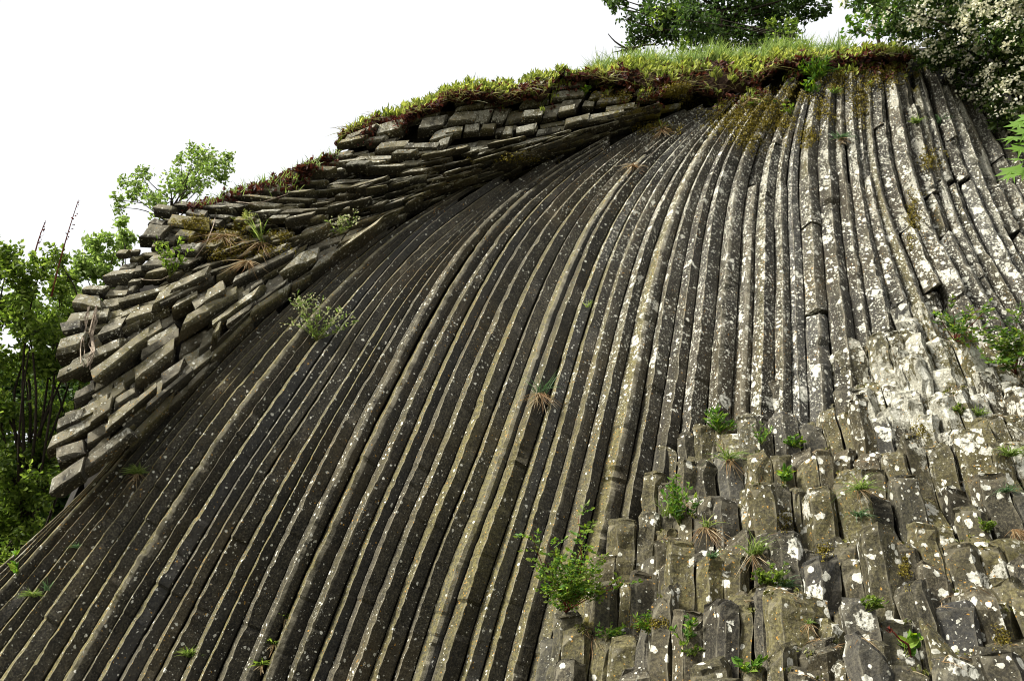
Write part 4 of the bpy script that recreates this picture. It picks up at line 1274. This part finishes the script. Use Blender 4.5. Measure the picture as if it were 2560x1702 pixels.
weed(1700, 1310, 110, 16, 'tall weed cluster with upright stems on the upper left of the terrace', 'leaf_bright', 17, 12, .35, width=.45)
tuft(1665, 1290, 90, 22, 'long grass blades left of the tall weed cluster', 'grass', .35, .5)
tuft(1765, 1320, 60, 26, 'grass with a brown dry beard right of the tall weed cluster', 'grass', .5, .9, dry=45, drypx=55)
weed(1960, 1205, 42, 7, 'broad leaved sprout on a terrace column top', 'leaf_bright', 22, 6, .6, width=.4)
tuft(2150, 1225, 70, 60, 'spreading green grass on a terrace ledge beside a large pale column', 'grass', .9, 1.1, dry=12)
tuft(2145, 1290, 50, 40, 'drooping dark grass below the spreading grass on the terrace', 'grass_blue', .6, 1.3)
tuft(1885, 1385, 90, 60, 'grass tuft with drooping blades in the middle of the terrace', 'grass', .5, 1.0, dry=30)
weed(1925, 1460, 62, 14, 'green parsley like plant hanging over the middle terrace columns', 'leaf_mid', 13, 14, .9, width=.6, up=.5)
tuft(1955, 1465, 60, 60, 'fine grass fringe right of the parsley like plant', 'grass_blue', .9, 1.0)
weed(2170, 1520, 40, 9, 'small leafy plant in a joint right of the broad terrace column', 'leaf_mid', 14, 9, .7, up=.5)
weed(1625, 1580, 60, 22, 'feathery low plant on the ledge below the wild rose bush', 'leaf_bright', 14, 14, .9, width=.25)
weed(1520, 1590, 45, 14, 'creeping yellow green weed at the foot of the wild rose bush', 'leaf_bright', 11, 9, 1.1, up=.4)
tuft(1480, 1590, 40, 0, 'reddish dry litter grass under the wild rose bush', dry=60, drypx=50, name='dry_grass')
weed(1712, 1600, 60, 5, 'bright trailing plant beside a narrow column near the bottom', 'leaf_bright', 18, 8, .4, width=.5)
weed(1720, 1640, 50, 5, 'green sprig under the bright trailing plant', 'leaf_mid', 16, 7, .5)
weed(1870, 1680, 42, 7, 'small broad leaved plant on a column at the bottom edge', 'leaf_bright', 24, 6, .7, width=.45)
rosette = weed(2265, 1640, 60, 4, 'rosette with two big leaves in the gap left of a tall column', 'leaf_bright', 34, 4, .4, width=.6)
p, D = hit(2278, 1640)
mb = MB(); P_ = np.array([p, at(2270, 1610, D - .1), at(2250, 1598, D - .15), at(2235, 1580, D - .15), at(2226, 1575, D - .15)])
tube(mb, P_, .010, .006, 5); leaves(mb, P_[-1] + rng.normal(0, .012, (8, 3)), rdirs(8), .04, .02)
o = mb.build('dead_stem', M['redstem'], rosette, np.array(rosette.location)); o['label'] = 'curved red brown dead stem'
tuft(2520, 1140, 62, 70, 'broad grass tuft on the right side of the terrace near the edge', 'grass', .9, 1.0)
tuft(2445, 1040, 45, 40, 'grass tuft between pale blocks on the upper right terrace', 'grass', .6, .8)
weed(2400, 1035, 30, 12, 'mossy low plant between two white lichen blocks', 'leaf_mid', 10, 8, .9, up=.5)
tuft(2535, 1325, 34, 0, 'orange dry grass mat on a column at the right edge', dry=90, drypx=45, name='dry_grass')
weed(2460, 1325, 34, 12, 'grey green low plant left of the orange grass mat', 'leaf_mid', 10, 9, .9, up=.5)
tuft(2510, 1230, 50, 40, 'dark grass over a terrace edge below the broad grass tuft', 'grass_blue', .8, 1.2)
tuft(1780, 1395, 34, 50, 'short dark moss grass on a column left of the middle terrace', 'grass_blue', .8, .8)
tuft(2020, 1560, 30, 14, 'yellowing dry plant in a terrace gap', 'grass', .8, .8, dry=26, drypx=36)
tuft(1470, 770, 24, 10, 'tiny green tuft in a joint right of the middle of the fan', 'grass', .4, .5)
# dry roots and vines on the left end of the ledge
mb = MB()
for k in range(8):
    u0 = rng.uniform(215, 250); v0 = rng.uniform(760, 800)
    pts_ = []
    for q in range(6):
        uq, vq = u0 + rng.normal(0, 5) - q * 3, v0 + q * rng.uniform(26, 30)
        pp, DD = hit(uq, vq); DD = min(DD, 11.9)
        pts_.append(at(uq, vq, DD - .06))
    tube(mb, np.array(pts_), .011, .007, 4, .1)
o = mb.build('dry_roots', M['twig']); tag(o, 'tangle of dry brown roots hanging at the left end of the ledge', 'roots')
for (lst, lab) in (([(545, 500), (535, 560), (515, 610), (480, 655)], 'long thin dead stalk leaning across the left blocks'),
                   ([(590, 505), (640, 510), (690, 495), (720, 485)], 'thin bare twig lying along the red leaved shoulder'),
                   ([(300, 670), (360, 700), (400, 702), (420, 690)], 'thin reddish trailing stem on the left blocks')):
    pts_ = []
    for (a_, b_) in lst:
        pp, DD = hit(a_, b_); pts_.append(pp - (pp - CAM) * (.08 / DD))
    mb = MB(); tube(mb, resample3(np.array(pts_), 12), .009, .006, 4)
    o = mb.build('dead_twig', M['twig']); tag(o, lab, 'twig')

print('blocks', nblocks, 'upright', n_up, 'inview', len(inview))
